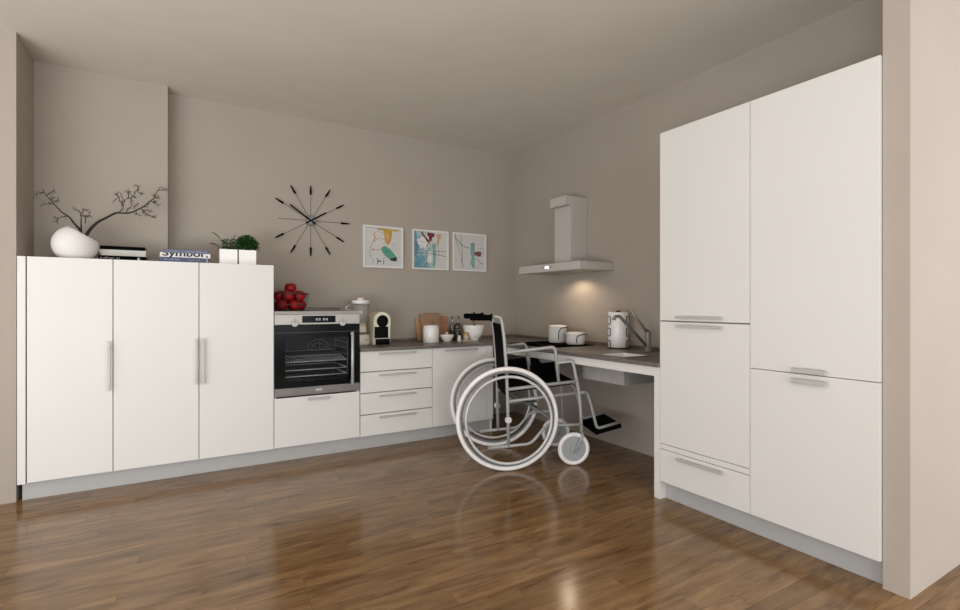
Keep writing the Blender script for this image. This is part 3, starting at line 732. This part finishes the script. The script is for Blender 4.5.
def book(x0, x1, y0, y1, z0, z1, cover, page, label, grp, spine_front=True, text=()):
    t = thing('book', label, 'book', ((x0+x1)/2, (y0+y1)/2, z0), group=grp)
    bm = bmesh.new(); th = .0025
    box(bm, x0, x1, y0, y1, z0, z0+th); box(bm, x0, x1, y0, y1, z1-th, z1); box(bm, x0, x1, y0, y0+th, z0+th, z1-th)
    c = obj('cover', bm, cover, t)
    obj('pages', B(x0+.004, x1-.004, y0+th, y1-.004, z0+th, z1-th), page, t)
    for (s, size, x, zz, m, bold, sx) in text:
        lb = text_bm(s, size, (x, y0-.0004, zz), bold, sx)
        bmesh.ops.bisect_plane(lb, geom=lb.verts[:]+lb.edges[:]+lb.faces[:], plane_co=(0, 0, z1-.0006), plane_no=(0, 0, 1), clear_outer=True)   # the tall letters run off the spine
        obj('lettering', lb, m, c)
def strokes(x0, x1, y, z0, z1, seed):
    """a line of lettering too small to read: short upright strokes"""
    rnd = random.Random(seed); bm = bmesh.new(); x = x0; h = z1-z0
    while x < x1-.003:
        if rnd.random() < .16: x += .004; continue
        zz = z0+rnd.choice((0, 0, h*.12)); top = z1-rnd.choice((0, h*.28, h*.28))
        box(bm, x, x+.0012, y-.0006, y+.0002, zz, top); box(bm, x, x+.003, y-.0006, y+.0002, (zz+top)/2-.0005, (zz+top)/2+.0005)
        x += .0042
    return bm
zb = ZT
GA, GB = 'stack of black and white books beside the vase', 'stack of blue and white books beside the plants'
book(-3.366, -3.117, -.36, -.17, zb, zb+.037, m_blackmat, m_page, 'black book with pale spine lettering, bottom of the stack beside the vase', GA)
bk = [o for o in C.objects if o.type == 'EMPTY' and o.name.startswith('book')][-1]
obj('lettering', strokes(-3.355, -3.255, -.36, zb+.017, zb+.030, 3), m_letter_w, bk)
obj('spine_label', B(-3.165, -3.152, -.3606, -.3596, zb+.004, zb+.030), m_letter_g, bk)
book(-3.352, -3.119, -.365, -.18, zb+.0375, zb+.053, m_greypage, m_page, 'thin grey-white book just above the bottom black book', GA)
book(-3.362, -3.119, -.362, -.18, zb+.0535, zb+.0745, m_greypage, m_page, 'thicker grey-white book directly under the topmost black book', GA)
book(-3.357, -3.124, -.36, -.18, zb+.075, zb+.098, m_blackmat, m_page, 'black book without lettering, topmost of the stack beside the vase', GA)

book(-3.050, -2.768, -.40, -.2, zb, zb+.040, m_blue, m_page, 'blue book, bottom of the stack beside the plants', GB)
bk = [o for o in C.objects if o.type == 'EMPTY' and o.name.startswith('book')][-1]
obj('lettering', strokes(-3.018, -2.922, -.40, zb+.020, zb+.031, 5), m_letter_w, bk)
obj('lettering', strokes(-2.885, -2.815, -.40, zb+.021, zb+.029, 6), m_letter_g, bk)
obj('spine_label', B(-2.779, -2.772, -.4006, -.3996, zb+.004, zb+.036), m_letter_g, bk)
book(-3.043, -2.757, -.402, -.21, zb+.0405, zb+.0695, m_page, m_page, 'white book titled Symbol between two blue books', GB, text=[('Symbol', .058, -3.030, zb+.0485, m_letter_k, .0014, 1.37)])
bk = [o for o in C.objects if o.type == 'EMPTY' and o.name.startswith('book')][-1]
obj('spine_mark', D((-2.776, -.4024, zb+.051), (0, 1, 0), .006, .001, seg=16), m_letter_k, bk)
book(-3.026, -2.764, -.411, -.22, zb+.070, zb+.090, m_blue, m_page, 'slim blue book, topmost of the stack beside the plants', GB)
bk = [o for o in C.objects if o.type == 'EMPTY' and o.name.startswith('book')][-1]
obj('lettering', strokes(-3.018, -2.775, -.411, zb+.074, zb+.084, 9), m_letter_g, bk)

def planter(x0, x1, label, bushy):
    y0 = -.42; w = x1-x0; y1 = y0+w; z1 = ZT+.108; xc, yc = (x0+x1)/2, (y0+y1)/2
    t = thing('potted_plant', label, 'plant', (xc, yc, ZT), group='two plants in white square pots')
    bm = shell(x0, x1, y0, y1, ZT+.0005, z1, .006)
    obj('pot', bm, m_ceramic, t)
    obj('soil', B(x0+.006, x1-.006, y0+.006, y1-.006, z1-.04, z1-.012), m_soil, t)
    rnd = random.Random(5 if bushy else 17); bm = bmesh.new()
    def leaf(p, d, L, w, droop):
        d = d.normalized(); s = d.cross(Vector((0, 0, 1))); s = s.normalized() if s.length > .05 else Vector((1, 0, 0))
        s = (s+Vector((0, 0, rnd.uniform(-.6, .6)))).normalized()
        row = []
        for i in range(5):
            u = i/4; c = p+d*L*u+Vector((0, 0, -droop*u*u*L)); h = w*(.15, .8, 1, .65, .05)[i]
            row.append((bm.verts.new(c+s*h/2), bm.verts.new(c-s*h/2)))
        for a, b in zip(row, row[1:]):
            f = bm.faces.new((a[0], b[0], b[1], a[1])); f.smooth = True
    if bushy:
        for k in range(900):
            a = rnd.uniform(0, 2*PI); e = rnd.uniform(-.25, 1.5); R = rnd.uniform(.1, 1)**.5
            d = Vector((math.cos(a)*math.cos(e), math.sin(a)*math.cos(e), math.sin(e)))
            p = Vector((xc, yc, z1+.025))+Vector((d.x*.066*R, d.y*.060*R, d.z*.072*R+.006))
            if p.z < z1+.002 and (abs(p.x-xc) < w/2+.002 and abs(p.y-yc) < w/2+.002): p.z = z1+.006
            leaf(p, d+Vector((rnd.uniform(-.7, .7), rnd.uniform(-.7, .7), rnd.uniform(-.3, .6))), rnd.uniform(.016, .030), rnd.uniform(.012, .019), .4)
    else:
        for k in range(120):
            a = rnd.uniform(0, 2*PI); d = Vector((math.cos(a)*.55, math.sin(a)*.5, rnd.uniform(.5, 1.2)))
            p = Vector((xc+rnd.uniform(-.04, .04), yc+rnd.uniform(-.04, .04), z1-.012))
            leaf(p, d, rnd.uniform(.035, .085), rnd.uniform(.007, .013), rnd.uniform(.2, .8))
        for k in range(110):
            p = Vector((xc+rnd.uniform(-.025, .060), yc+rnd.uniform(-.04, .04), z1+rnd.uniform(.01, .075)))
            a = rnd.uniform(0, 2*PI); leaf(p, Vector((math.cos(a), math.sin(a)*.6, rnd.uniform(-.2, .6))), rnd.uniform(.018, .032), rnd.uniform(.011, .018), .5)
        for base, tip, mid in (((xc-.01, yc), (-2.716-.035, 1.590), (-2.690, 1.575)), ((xc-.02, yc), (-2.762, 1.508), (-2.728, 1.528)), ((xc+.015, yc), (xc+.05, z1+.105), (xc+.025, z1+.09))):
            b0 = Vector((base[0], base[1], z1-.012)); tp = Vector((tip[0], yc-.01, tip[1])); md = Vector((mid[0], yc, mid[1]))
            pts = [b0*(1-u)**2+md*2*u*(1-u)*1.0+tp*u*u for u in [i/9 for i in range(10)]]
            tube(bm, pts, [.0013]*10, seg=5)
            row = []
            for i in range(3, 10):
                c = pts[i]; h = .0045*(.3, .9, 1.2, 1.3, 1.2, .8, .1)[i-3]
                row.append((bm.verts.new(c+Vector((0, h, h))), bm.verts.new(c-Vector((0, h, h)))))
            for a_, b_ in zip(row, row[1:]): bm.faces.new((a_[0], b_[0], b_[1], a_[1]))
    obj('foliage', bm, m_leaf2 if bushy else m_leaf, t)
planter(-2.702, -2.593, 'sparse plant with long thin arching leaves in a white square pot', False)
planter(-2.584, -2.475, 'dense bushy green plant in a white square pot near the oven', True)

# ------------------------------------------------------------------ wire basket of apples on the oven worktop
bz = 1.0505; bc = Vector((-2.232, -.31, bz))
t = thing('wire_basket', 'dark open wire basket full of red apples on the oven worktop', 'basket', bc)
obj('rim', T(ring_pts(bc+Vector((0, 0, .126)), .134, (0, 0, 1), 48), .004, seg=8, closed=True), m_wire, t)
bm = bmesh.new(); tube(bm, ring_pts(bc+Vector((0, 0, .046)), .122, (0, 0, 1), 48), .0025, seg=6, closed=True)
obj('middle_ring', bm, m_wire, t)
bm = bmesh.new(); tube(bm, ring_pts(bc+Vector((0, 0, .003)), .100, (0, 0, 1), 48), .003, seg=6, closed=True)
for k in range(-3, 4): 
    L = math.sqrt(.1**2-(k*.026)**2); tube(bm, [bc+Vector((-L, k*.026, .003)), bc+Vector((L, k*.026, .003))], .002, seg=5)
obj('base_grid', bm, m_wire, t)
for k in range(8):
    a = k*PI/4+.32; d = Vector((math.cos(a), math.sin(a), 0))
    obj('upright_wire', T([bc+d*.100+Vector((0, 0, .003)), bc+d*.122+Vector((0, 0, .046)), bc+d*.134+Vector((0, 0, .126))], .002, seg=6), m_wire, t)
ra = .0425
def apple(p, i, label):
    rnd = random.Random(i)
    t = thing('apple', label, 'apple', p-Vector((0, 0, ra*.92)), group='red apples in the wire basket')
    bm = ball(bmesh.new(), (0, 0, ra*.92), ra, .93, 22, 16, dent=.28)
    M = Matrix.Translation((0, 0, ra*.92)) @ Matrix.Rotation(rnd.uniform(-.5, .5), 4, 'X') @ Matrix.Rotation(rnd.uniform(-.5, .5), 4, 'Y') @ Matrix.Translation((0, 0, -ra*.92))
    bmesh.ops.transform(bm, matrix=M, verts=bm.verts[:]); obj('flesh', bm, m_apple, t, local=True)
    bm = T([(0, 0, ra*1.55), (.003, 0, ra*2.05)], .0016, seg=5); bmesh.ops.transform(bm, matrix=M, verts=bm.verts[:]); obj('stalk', bm, m_stalk, t, local=True)
apz = bz+.006+ra*.93
spots = []
for k in range(5):
    a = -PI/2+.30+k*2*PI/5; spots.append(bc+Vector((.074*math.cos(a), .074*math.sin(a), apz-bz)))
for k in range(5):
    a = -PI/2-.32+k*2*PI/5; spots.append(bc+Vector((.076*math.cos(a), .076*math.sin(a), apz-bz+.068)))
spots += [bc+Vector((.002, -.01, apz-bz+.126))]
labs = ['front red apple on the basket bottom, nearest the oven display', 'red apple low at the right end of the basket', 'red apple low at the back right of the basket, mostly hidden', 'red apple low at the back left of the basket, mostly hidden', 'red apple low at the front beside the tall cupboard',
        'red apple in the middle layer at the front, below the top one', 'red apple in the middle layer at the right, beside the upright wire', 'red apple in the middle layer at the back right, above the rim', 'red apple in the middle layer at the back left', 'red apple in the middle layer next to the tall cupboard', 'red apple on the very top of the pile']
for i, (p, l) in enumerate(zip(spots, labs)): apple(p, i, l)

# ------------------------------------------------------------------ small things on the back worktop
ZB = ZW1+.0004
# blender
c = (-1.664, -.2, ZB)
t = thing('blender', 'cream countertop blender with clear jug beside the oven', 'blender', c)
b_ = obj('base', LA([(0, 0), (.069, 0), (.0735, .01), (.0735, .05), (.067, .085), (.050, .105), (.046, .150), (.040, .155), (0, .155)], c, seg=36), m_cream, t)
bm = bmesh.new()
va = math.atan2(CYW-c[1], CX-c[0])
for (z0, z1, r) in ((.088, .104, .0),):
    seg = 14; ra_, rb_ = .0672, .0515
    row = []
    for k in range(seg+1):
        a = va+.95-.2+(k/seg-.5)*1.9; ca, sa = math.cos(a), math.sin(a)
        row.append((bm.verts.new((c[0]+ca*(ra_+.001), c[1]+sa*(ra_+.001), c[2]+.086)), bm.verts.new((c[0]+ca*(rb_+.0015), c[1]+sa*(rb_+.0015), c[2]+.1035))))
    for a, b in zip(row, row[1:]): bm.faces.new((a[0], b[0], b[1], a[1]))
obj('button_panel', bm, m_rim, b_)
bm = bmesh.new()
for k in range(9):
    a = va+.35+k*.07; box(bm, c[0]+0.0738*math.cos(a)-.0015, c[0]+0.0738*math.cos(a)+.0015, c[1]+0.0738*math.sin(a)-.0015, c[1]+0.0738*math.sin(a)+.0015, c[2]+.042, c[2]+.047)
obj('lettering', bm, m_rim, b_)
j_ = obj('jug', LA([(.036, .157), (.044, .165), (.060, .25), (.070, .335), (.067, .335), (.057, .25), (.041, .167), (.03, .160)], c, seg=36), m_jugglass, t)
obj('jug_collar', LA([(.0, .155), (.042, .155), (.042, .172), (.036, .176), (0, .176)], c, seg=32), m_cream, j_)
obj('lid', LA([(.0, .333), (.070, .333), (.0735, .338), (.0735, .356), (.068, .364), (.028, .366), (.028, .380), (.022, .384), (0, .384)], c, seg=36), m_ceramic, t)
hd = Vector((math.cos(va-1.45), math.sin(va-1.45), 0)); cv = Vector(c)
obj('handle', T(fillet([cv+hd*.064+Vector((0, 0, .322)), cv+hd*.115+Vector((0, 0, .315)), cv+hd*.112+Vector((0, 0, .286)), cv+hd*.062+Vector((0, 0, .280))], .03), .010, seg=10), m_jugglass, j_)

# coffee machine: cream arch body with black front
def coffee():
    x0, x1, y0, y1, z0, zt = -1.587, -1.443, -.30, -.075, ZB, 1.036
    t = thing('coffee_machine', 'cream arched capsule coffee machine with black front panels', 'coffee machine', ((x0+x1)/2, (y0+y1)/2, z0))
    xc, r = (x0+x1)/2, (x1-x0)/2; zc = zt-r
    poly = [(x0, z0), (x1, z0)]+[(xc+r*math.cos(a*PI/20), zc+r*math.sin(a*PI/20)) for a in range(0, 21)]
    bm = prism(bmesh.new(), poly, 'y', y0, y1)
    es = [e for e in bm.edges if abs(e.verts[0].co.y-e.verts[1].co.y) < 1e-6]
    bmesh.ops.bevel(bm, geom=es, offset=.008, segments=3, affect='EDGES')
    b = obj('body', bm, m_cream, t)
    ph = [(-1.513+.048*math.cos(a), .961+.050*math.sin(a)) for a in [(-.62+k/22*(PI+1.24))*1.0 for k in range(23)]]
    ph = ph+[(-1.537, .914), (-1.489, .914)]
    obj('brew_head', prism(bmesh.new(), ph, 'y', y0-.006, y0+.004), m_black, b)
    obj('front_panel', B(-1.580, -1.464, y0-.004, y0+.004, .824, .916, bev=.001), m_black, b)
    obj('drip_tray', B(-1.572, -1.452, y0-.012, y0+.004, ZB+.002, .8165, bev=.002), m_black, t)
    obj('tray_grid', B(-1.575, -1.449, y0-.010, y0+.004, .8175, .8225), m_handle, t)
coffee()

# chopping boards leaning on the wall
def board(x0, x1, zt, yb, yt, m, label, hole=False, cut=0.):
    th = .016
    bm = bmesh.new(); poly = [(x0, 0), (x1, 0), (x1, zt-ZB-cut), (x1-cut, zt-ZB), (x0+cut, zt-ZB), (x0, zt-ZB-cut)] if cut else [(x0, 0), (x1, 0), (x1, zt-ZB), (x0, zt-ZB)]
    prism(bm, poly, 'y', 0, th)
    bmesh.ops.bevel(bm, geom=bm.edges[:], offset=.0025, segments=2, affect='EDGES')
    ang = math.asin(min(.5, (yt-yb)/(zt-ZB)))
    bmesh.ops.transform(bm, matrix=Matrix.Translation((0, yb, ZB)) @ Matrix.Rotation(-ang, 4, 'X'), verts=bm.verts[:])
    lo = min(v.co.z for v in bm.verts); bmesh.ops.translate(bm, verts=bm.verts[:], vec=(0, 0, ZB-lo))
    o = obj('chopping_board', bm, m); tag(o, label, 'chopping board', 'wooden chopping boards leaning on the back wall'); return o
board(-1.104, -.975, .978, -.085, -.022, m_wood, 'upright light brown wooden board at the left of the three chopping boards')
board(-1.068, -.878, 1.022, -.118, -.048, m_wood2, 'tallest mottled dark wooden chopping board behind the white canister')
board(-.955, -.779, .992, -.072, -.020, m_wood3, 'reddish wooden board at the right of the three chopping boards, behind the small bowl')

def canister():
    c = (-1.062, -.27, ZB); r, h = .069, .149
    t = thing('canister', 'plain white lidded ceramic canister in front of the chopping boards', 'canister', c)
    obj('body', LA([(0, 0), (r-.003, 0), (r, .004), (r, .012), (r-.002, .015), (r, .018), (r, h-.018), (r-.003, h-.012), (0, h-.012)], c, seg=40), m_ceramic, t)
    obj('lid', LA([(0, h-.012), (r-.006, h-.0115), (r-.006, h-.003), (r-.010, h), (0, h+.001)], c, seg=40), m_ceramic, t)
canister()
def lidded_bowl():
    c = (-.908, -.27, ZB)
    t = thing('sugar_bowl', 'small white lidded bowl with a knob beside the canister', 'bowl', c)
    obj('body', LA([(0, 0), (.036, 0), (.036, .008), (.050, .026), (.060, .050), (.063, .060), (.060, .060), (.05, .035), (0, .014)], c, seg=36), m_ceramic, t)
    l = obj('lid', LA([(.060, .0585), (.058, .062), (.03, .066), (0, .067)], c, seg=36), m_ceramic, t)
    obj('knob', LA([(0, .066), (.006, .066), (.006, .071), (.010, .076), (.008, .084), (0, .086)], c, seg=16), m_ceramic, l)
lidded_bowl()
o = obj('serving_board', LA([(0, 0), (.056, 0), (.058, .003), (.058, .008), (.056, .010), (0, .010)], (-.742, -.315, ZB), seg=40), mat('pale_wood', (190, 176, 164), .5, vary=.08, stretch=(1, 12, 1)))
tag(o, 'flat pale round board under the spice jar, in front of the big bowl', 'board')
ZS = ZB+.0102
def shaker():
    c = (-.818, -.335, ZB)
    t = thing('salt_shaker', 'small white salt shaker between the lidded bowl and the pale round board', 'shaker', c)
    obj('body', LA([(0, 0), (.015, 0), (.016, .004), (.0155, .03), (.011, .045), (0, .045)], c, seg=20), m_ceramic, t)
    obj('cap', LA([(.011, .045), (.011, .050), (.007, .056), (0, .057)], c, seg=20), m_ceramic, t)
shaker()
def mill():
    c = (-.776, -.225, ZB)
    t = thing('pepper_mill', 'dark speckled pepper mill with rounded top behind the white salt shaker', 'pepper mill', c)
    obj('body', LA([(0, 0), (.034, 0), (.036, .006), (.030, .03), (.026, .06), (.030, .085), (.030, .10), (0, .10)], c, seg=28), m_pepper, t)
    obj('grinder_head', LA([(0, .101), (.030, .101), (.034, .118), (.033, .140), (.024, .156), (.010, .162), (0, .163)], c, seg=28), m_pepper, t)
    obj('neck_ring', T(ring_pts((c[0], c[1], c[2]+.1005), .030, (0, 0, 1), 28), .003, seg=6, closed=True), m_chrome, t)
mill()
def jar():
    c = (-.733, -.302, ZS)
    t = thing('spice_jar', 'little spice jar with olive-yellow lid standing on the pale round board', 'jar', c)
    obj('glass_body', LA([(0, 0), (.022, 0), (.024, .004), (.024, .038), (.020, .044), (0, .044)], c, seg=24), m_jar, t)
    obj('lid', LA([(0, .044), (.0235, .044), (.0245, .047), (.0245, .064), (.022, .067), (0, .067)], c, seg=24), m_olive, t)
jar()
def bottle(x, y, label, k):
    c = (x, y, ZB)
    t = thing('oil_bottle', label, 'bottle', c, group='two slim oil bottles against the back wall')
    g = obj('glass_body', LA([(0, 0), (.024, 0), (.026, .004), (.026, .125), (.020, .145), (.010, .160), (.009, .196), (.011, .198), (.011, .204), (.006, .204), (.006, .16), (.018, .14), (.022, .12), (.022, .006), (0, .006)], c, seg=24), m_glass, t)
    obj('oil', LA([(0, .007), (.0215, .007), (.0215, .105+.01*k), (0, .105+.01*k)], c, seg=24), m_greenglass, g)
    obj('pourer', LA([(0, .199), (.006, .204), (.010, .208), (.010, .214), (.004, .218), (0, .218)], c, seg=14), m_line, t)
bottle(-.757, -.085, 'clear slim oil bottle next to the reddish chopping board', 0)
bottle(-.692, -.088, 'clear slim oil bottle closer to the big white bowl', 1)
def mixing_bowl():
    c = (-.632, -.262, ZB)
    o = obj('mixing_bowl', LA([(0, 0), (.045, 0), (.047, .010), (.040, .012), (.066, .032), (.088, .070), (.0985, .137), (.0985, .140), (.0945, .140), (.083, .072), (.06, .036), (0, .022)], c, seg=44), m_ceramic)
    tag(o, 'big deep white mixing bowl on a foot with wooden servers inside', 'bowl')
    o = obj('wooden_spoon', T([(-.600, -.25, ZB+.035), (-.618, -.252, ZB+.15), (-.626, -.254, ZB+.185), (-.627, -.254, ZB+.200)], [.009, .012, .015, .012], seg=10), mat('brown_spoon_wood', (134, 92, 66), .6, vary=.15, stretch=(1, 1, 6)))
    tag(o, 'brown wooden spoon standing in the big white mixing bowl', 'spoon')
mixing_bowl()

# ------------------------------------------------------------------ wheelchair (local x forward, y to its left)
wc = thing('wheelchair', 'empty grey manual wheelchair with black seat parked facing the open counter', 'wheelchair', (-.9565, -1.2138, 0), math.radians(-23.7))
def chair():
    S = .224
    L = lambda a, s, z: Vector((a, -s, z))        # s counts towards the wheelchair's right side
    def fr(name, bm, m, parent=wc): return obj(name, bm, m, parent, local=True)
    for sg, nm in ((1, 'near'), (-1, 'far')):
        s = S*sg; W = .2875*sg
        # drive wheel
        w = fr('rear_wheel', T(ring_pts(L(0, W, .3440), .3290, (0, 1, 0), 72), .0145, seg=12, closed=True), m_tyre)
        fr('rim', T(ring_pts(L(0, W, .3440), .3080, (0, 1, 0), 72), .0085, seg=8, closed=True), m_rim, w)
        fr('hand_rim', T(ring_pts(L(.004, W+.035*sg, .3420), .2835, (0, 1, 0), 72), .0095, seg=10, closed=True), m_hand, w)
        fr('hub', D(L(.013, (S+.018)*sg, .325), (0, 1, 0), .023, .03, seg=24, bev=.004), m_hand, w)
        # side frame tubes
        bm = bmesh.new()
        tube(bm, fillet([L(-.100, s, 1.015), L(-.040, s, 1.015), L(-.026, s, .98), L(-.010, s, .859), L(.005, s, .643), L(.012, s, .455), L(.018, s, .140)], .03), .0115)
        tube(bm, fillet([L(-.122, s, .134), L(.174, s, .156), L(.261, s, .258), L(.296, s, .273), L(.367, s, .274), L(.516, s, .277)], .04), .0105)
        tube(bm, [L(.012, s, .526), L(.503, s, .574)], .0115); tube(bm, [L(.015, s, .445), L(.512, s, .494)], .0105)
        zt = .711 if sg > 0 else .668; xf = .458 if sg > 0 else .480
        tube(bm, fillet([L(.352, s, zt-.012), L(xf, s, zt), L(xf+.012, s, zt-.03), L(.506, s, .505), L(.518, s, .378), L(.527, s, .206)], .025), .0115)
        f = fr('side_frame', bm, m_chair)
        da = 0 if sg > 0 else .105      # the far armrest stops short of the counter edge
        bm = tube(bmesh.new(), fillet([L(-.015, s, .771), L(.325-da, s, .808-da*.1), L(.343-da, s, .785-da*.1), L(.364-da, s, .570)], .022), .0115)
        fr('armrest', bm, m_chair)
        if sg < 0:
            fr('armrest_bracket', tube(bmesh.new(), [L(.249, s, .705), L(.256, s, .632)], .017), m_chair)
        # push handle grip with finger ridges
        g = [(-.096, .022), (-.102, .023), (-.108, .015), (-.122, .017), (-.130, .0145), (-.142, .0175), (-.152, .0145), (-.164, .0175), (-.174, .0145), (-.186, .0175), (-.196, .0150), (-.214, .0165), (-.238, .0150), (-.244, .010)]
        h = fr('push_handle', tube(bmesh.new(), [L(a, s, 1.010) for a, r in g], [r*1.28 for a, r in g], seg=14), m_blackmat)
        fr('handle_peg', tube(bmesh.new(), [L(-.165, s, 1.02), L(-.167, s, 1.042)], [.010, .005], seg=8), m_blackmat, h)
        # front caster
        cc_ = L(.470, s, .112)
        c = fr('caster', T(ring_pts(cc_, .097, (0, 1, 0), 48), .0150, seg=12, closed=True), m_tyre)
        fr('disc', D(cc_, (0, 1, 0), .086, .016, seg=40), m_disc, c)
        fr('hub', D(cc_, (0, 1, 0), .028, .040, seg=20, bev=.003), m_disc, c)
        bm = bmesh.new()
        for q in (-.026, .026):
            tube(bm, [L(.527, s, .225), L(.527, s+q*.9, .205), L(.466, s+q, .092)], [.012, .009, .0075], seg=8)
        fr('fork', bm, m_chair, c)
        # foot rest hanger
        hs = .19 if sg > 0 else -.115
        bm = bmesh.new()
        tube(bm, fillet([L(.516, s if sg > 0 else -.15, .494), L(.572, hs, .492), L(.598, hs, .427), L(.648, hs, .234), L(.812, hs, .275)], .03), .0105)
        fr('footrest_hanger', bm, m_chair)
        # anchor for the far hanger
    fr('hanger_crossbar', tube(bmesh.new(), [L(.514, -S, .486), L(.514, -.15, .492)], .010), m_chair)
    # cross brace
    fr('cross_brace', tube(bmesh.new(), [L(.02, S, .465), L(.315, -S, .31)], .0095), m_rim)
    fr('cross_brace', tube(bmesh.new(), [L(.02, -S, .475), L(.318, S, .318)], .0095), m_rim)
    fr('cross_brace', tube(bmesh.new(), [L(.02, S, .432), L(.310, -S+.03, .36)], .008), m_rim)
    # upholstery: sagging back and seat, guard at the far side
    bm = bmesh.new(); rows = []
    prof = [(-.034, .962), (-.020, .86), (-.006, .66), (.002, .55), (.006, .47)]
    n = 10
    for a, z in prof:
        row = []
        for k in range(n+1):
            u = k/n; sg_ = math.sin(PI*u); row.append((L(a+.020-.004*sg_, S-.004-2*S*u, z), L(a+.008-.006*sg_, S-.004-2*S*u, z)))
        rows.append([(bm.verts.new(p), bm.verts.new(q)) for p, q in row])
    for r0, r1 in zip(rows, rows[1:]):
        for k in range(n):
            for j in (0, 1): bm.faces.new((r0[k][j], r0[k+1][j], r1[k+1][j], r1[k][j])).smooth = True
        for k in (0, n): bm.faces.new((r0[k][0], r0[k][1], r1[k][1], r1[k][0]))
    for r in (rows[0], rows[-1]):
        for k in range(n): bm.faces.new((r[k][0], r[k+1][0], r[k+1][1], r[k][1]))
    fr('backrest', bm, m_blackmat)
    bm = bmesh.new()
    vs = []
    for a, z in ((.006, .536), (.472, .584)):
        for s in (S-.012, -S-.006): vs.append((a, -s, z))
    top = [bm.verts.new(p) for p in vs]; bot = [bm.verts.new((p[0], p[1], p[2]-.035)) for p in vs]
    for q in ((0, 1, 3, 2),): bm.faces.new([top[i] for i in q]); bm.faces.new([bot[i] for i in q[::-1]])
    for i, j in ((0, 1), (1, 3), (3, 2), (2, 0)): bm.faces.new((top[i], top[j], bot[j], bot[i]))
    bmesh.ops.bevel(bm, geom=bm.edges[:], offset=.006, segments=2, affect='EDGES')
    fr('seat', bm, m_blackmat)
    poly = [(.006, .50), (.010, .668), (.262, .693), (.330, .684), (.345, .652), (.455, .662), (.468, .572)]
    fr('side_guard', prism(bmesh.new(), poly, 'y', S-.006, S+.001), m_blackmat)
    # foot plate
    bm = bmesh.new()
    c0 = [(.632, .222), (.818, .268)]
    vs = [(a, -s, z) for a, z in c0 for s in (.200, -.120)]
    top = [bm.verts.new(p) for p in vs]; bot = [bm.verts.new((p[0]+.006, p[1], p[2]-.030)) for p in vs]
    bm.faces.new([top[i] for i in (0, 1, 3, 2)]); bm.faces.new([bot[i] for i in (2, 3, 1, 0)])
    for i, j in ((0, 1), (1, 3), (3, 2), (2, 0)): bm.faces.new((top[i], top[j], bot[j], bot[i]))
    bmesh.ops.bevel(bm, geom=bm.edges[:], offset=.003, segments=2, affect='EDGES')
    fr('foot_plate', bm, m_blackmat)
chair()

# ------------------------------------------------------------------ light
def area(name, loc, target, sx, sy, power, col):
    l = bpy.data.lights.new(name, 'AREA'); l.shape = 'RECTANGLE'; l.size = sx; l.size_y = sy; l.energy = power; l.color = col
    o = bpy.data.objects.new(name, l); C.objects.link(o); o.location = loc
    o.rotation_euler = (Vector(target)-Vector(loc)).to_track_quat('-Z', 'Y').to_euler(); return o
area('window_daylight', (-2.3, -7.0, 1.45), (-2.0, 0, 1.0), 3.2, 2.0, 76, (.955, 1., 1.02))
area('ceiling_fill', (-5.4, -4.4, .15), (-5.0, -3.7, 2.6), 3.2, 2.4, 285, (.955, 1., 1.02))  # added upward fill lamp that brightens the ceiling, no real fitting
area('partition_fill', (1.3, -5.6, 1.4), (.4, -3.4, 1.3), 1.2, 2.0, 60, (.955, 1., 1.04))  # added fill lamp aimed at the partition to brighten its near face
area('side_daylight', (-7.0, -2.6, 1.4), (-1, -1.5, 1.0), 2.0, 2.0, 17, (.955, 1., 1.02))
sp = bpy.data.lights.new('hood_spot', 'SPOT'); sp.energy = 6.6; sp.spot_size = math.radians(158); sp.spot_blend = .5; sp.color = (1., .80, .58); sp.shadow_soft_size = .04
so = bpy.data.objects.new('hood_spot', sp); C.objects.link(so); so.location = (-.16, -1.03, 1.360); so.rotation_euler = (0, 0, 0)

w = bpy.data.worlds.new('world'); bpy.context.scene.world = w; w.use_nodes = True
bg = w.node_tree.nodes['Background']; bg.inputs['Color'].default_value = (.96, 1., 1.02, 1); bg.inputs['Strength'].default_value = 1.56

sc = bpy.context.scene
sc.view_settings.view_transform = 'Standard'; sc.view_settings.look = 'None'; sc.view_settings.exposure = 0; sc.view_settings.gamma = 1
sc.cycles.max_bounces = 8; sc.cycles.diffuse_bounces = 5; sc.cycles.transparent_max_bounces = 12
sc.cycles.use_denoising = True
sc.cycles.sample_clamp_indirect = 6
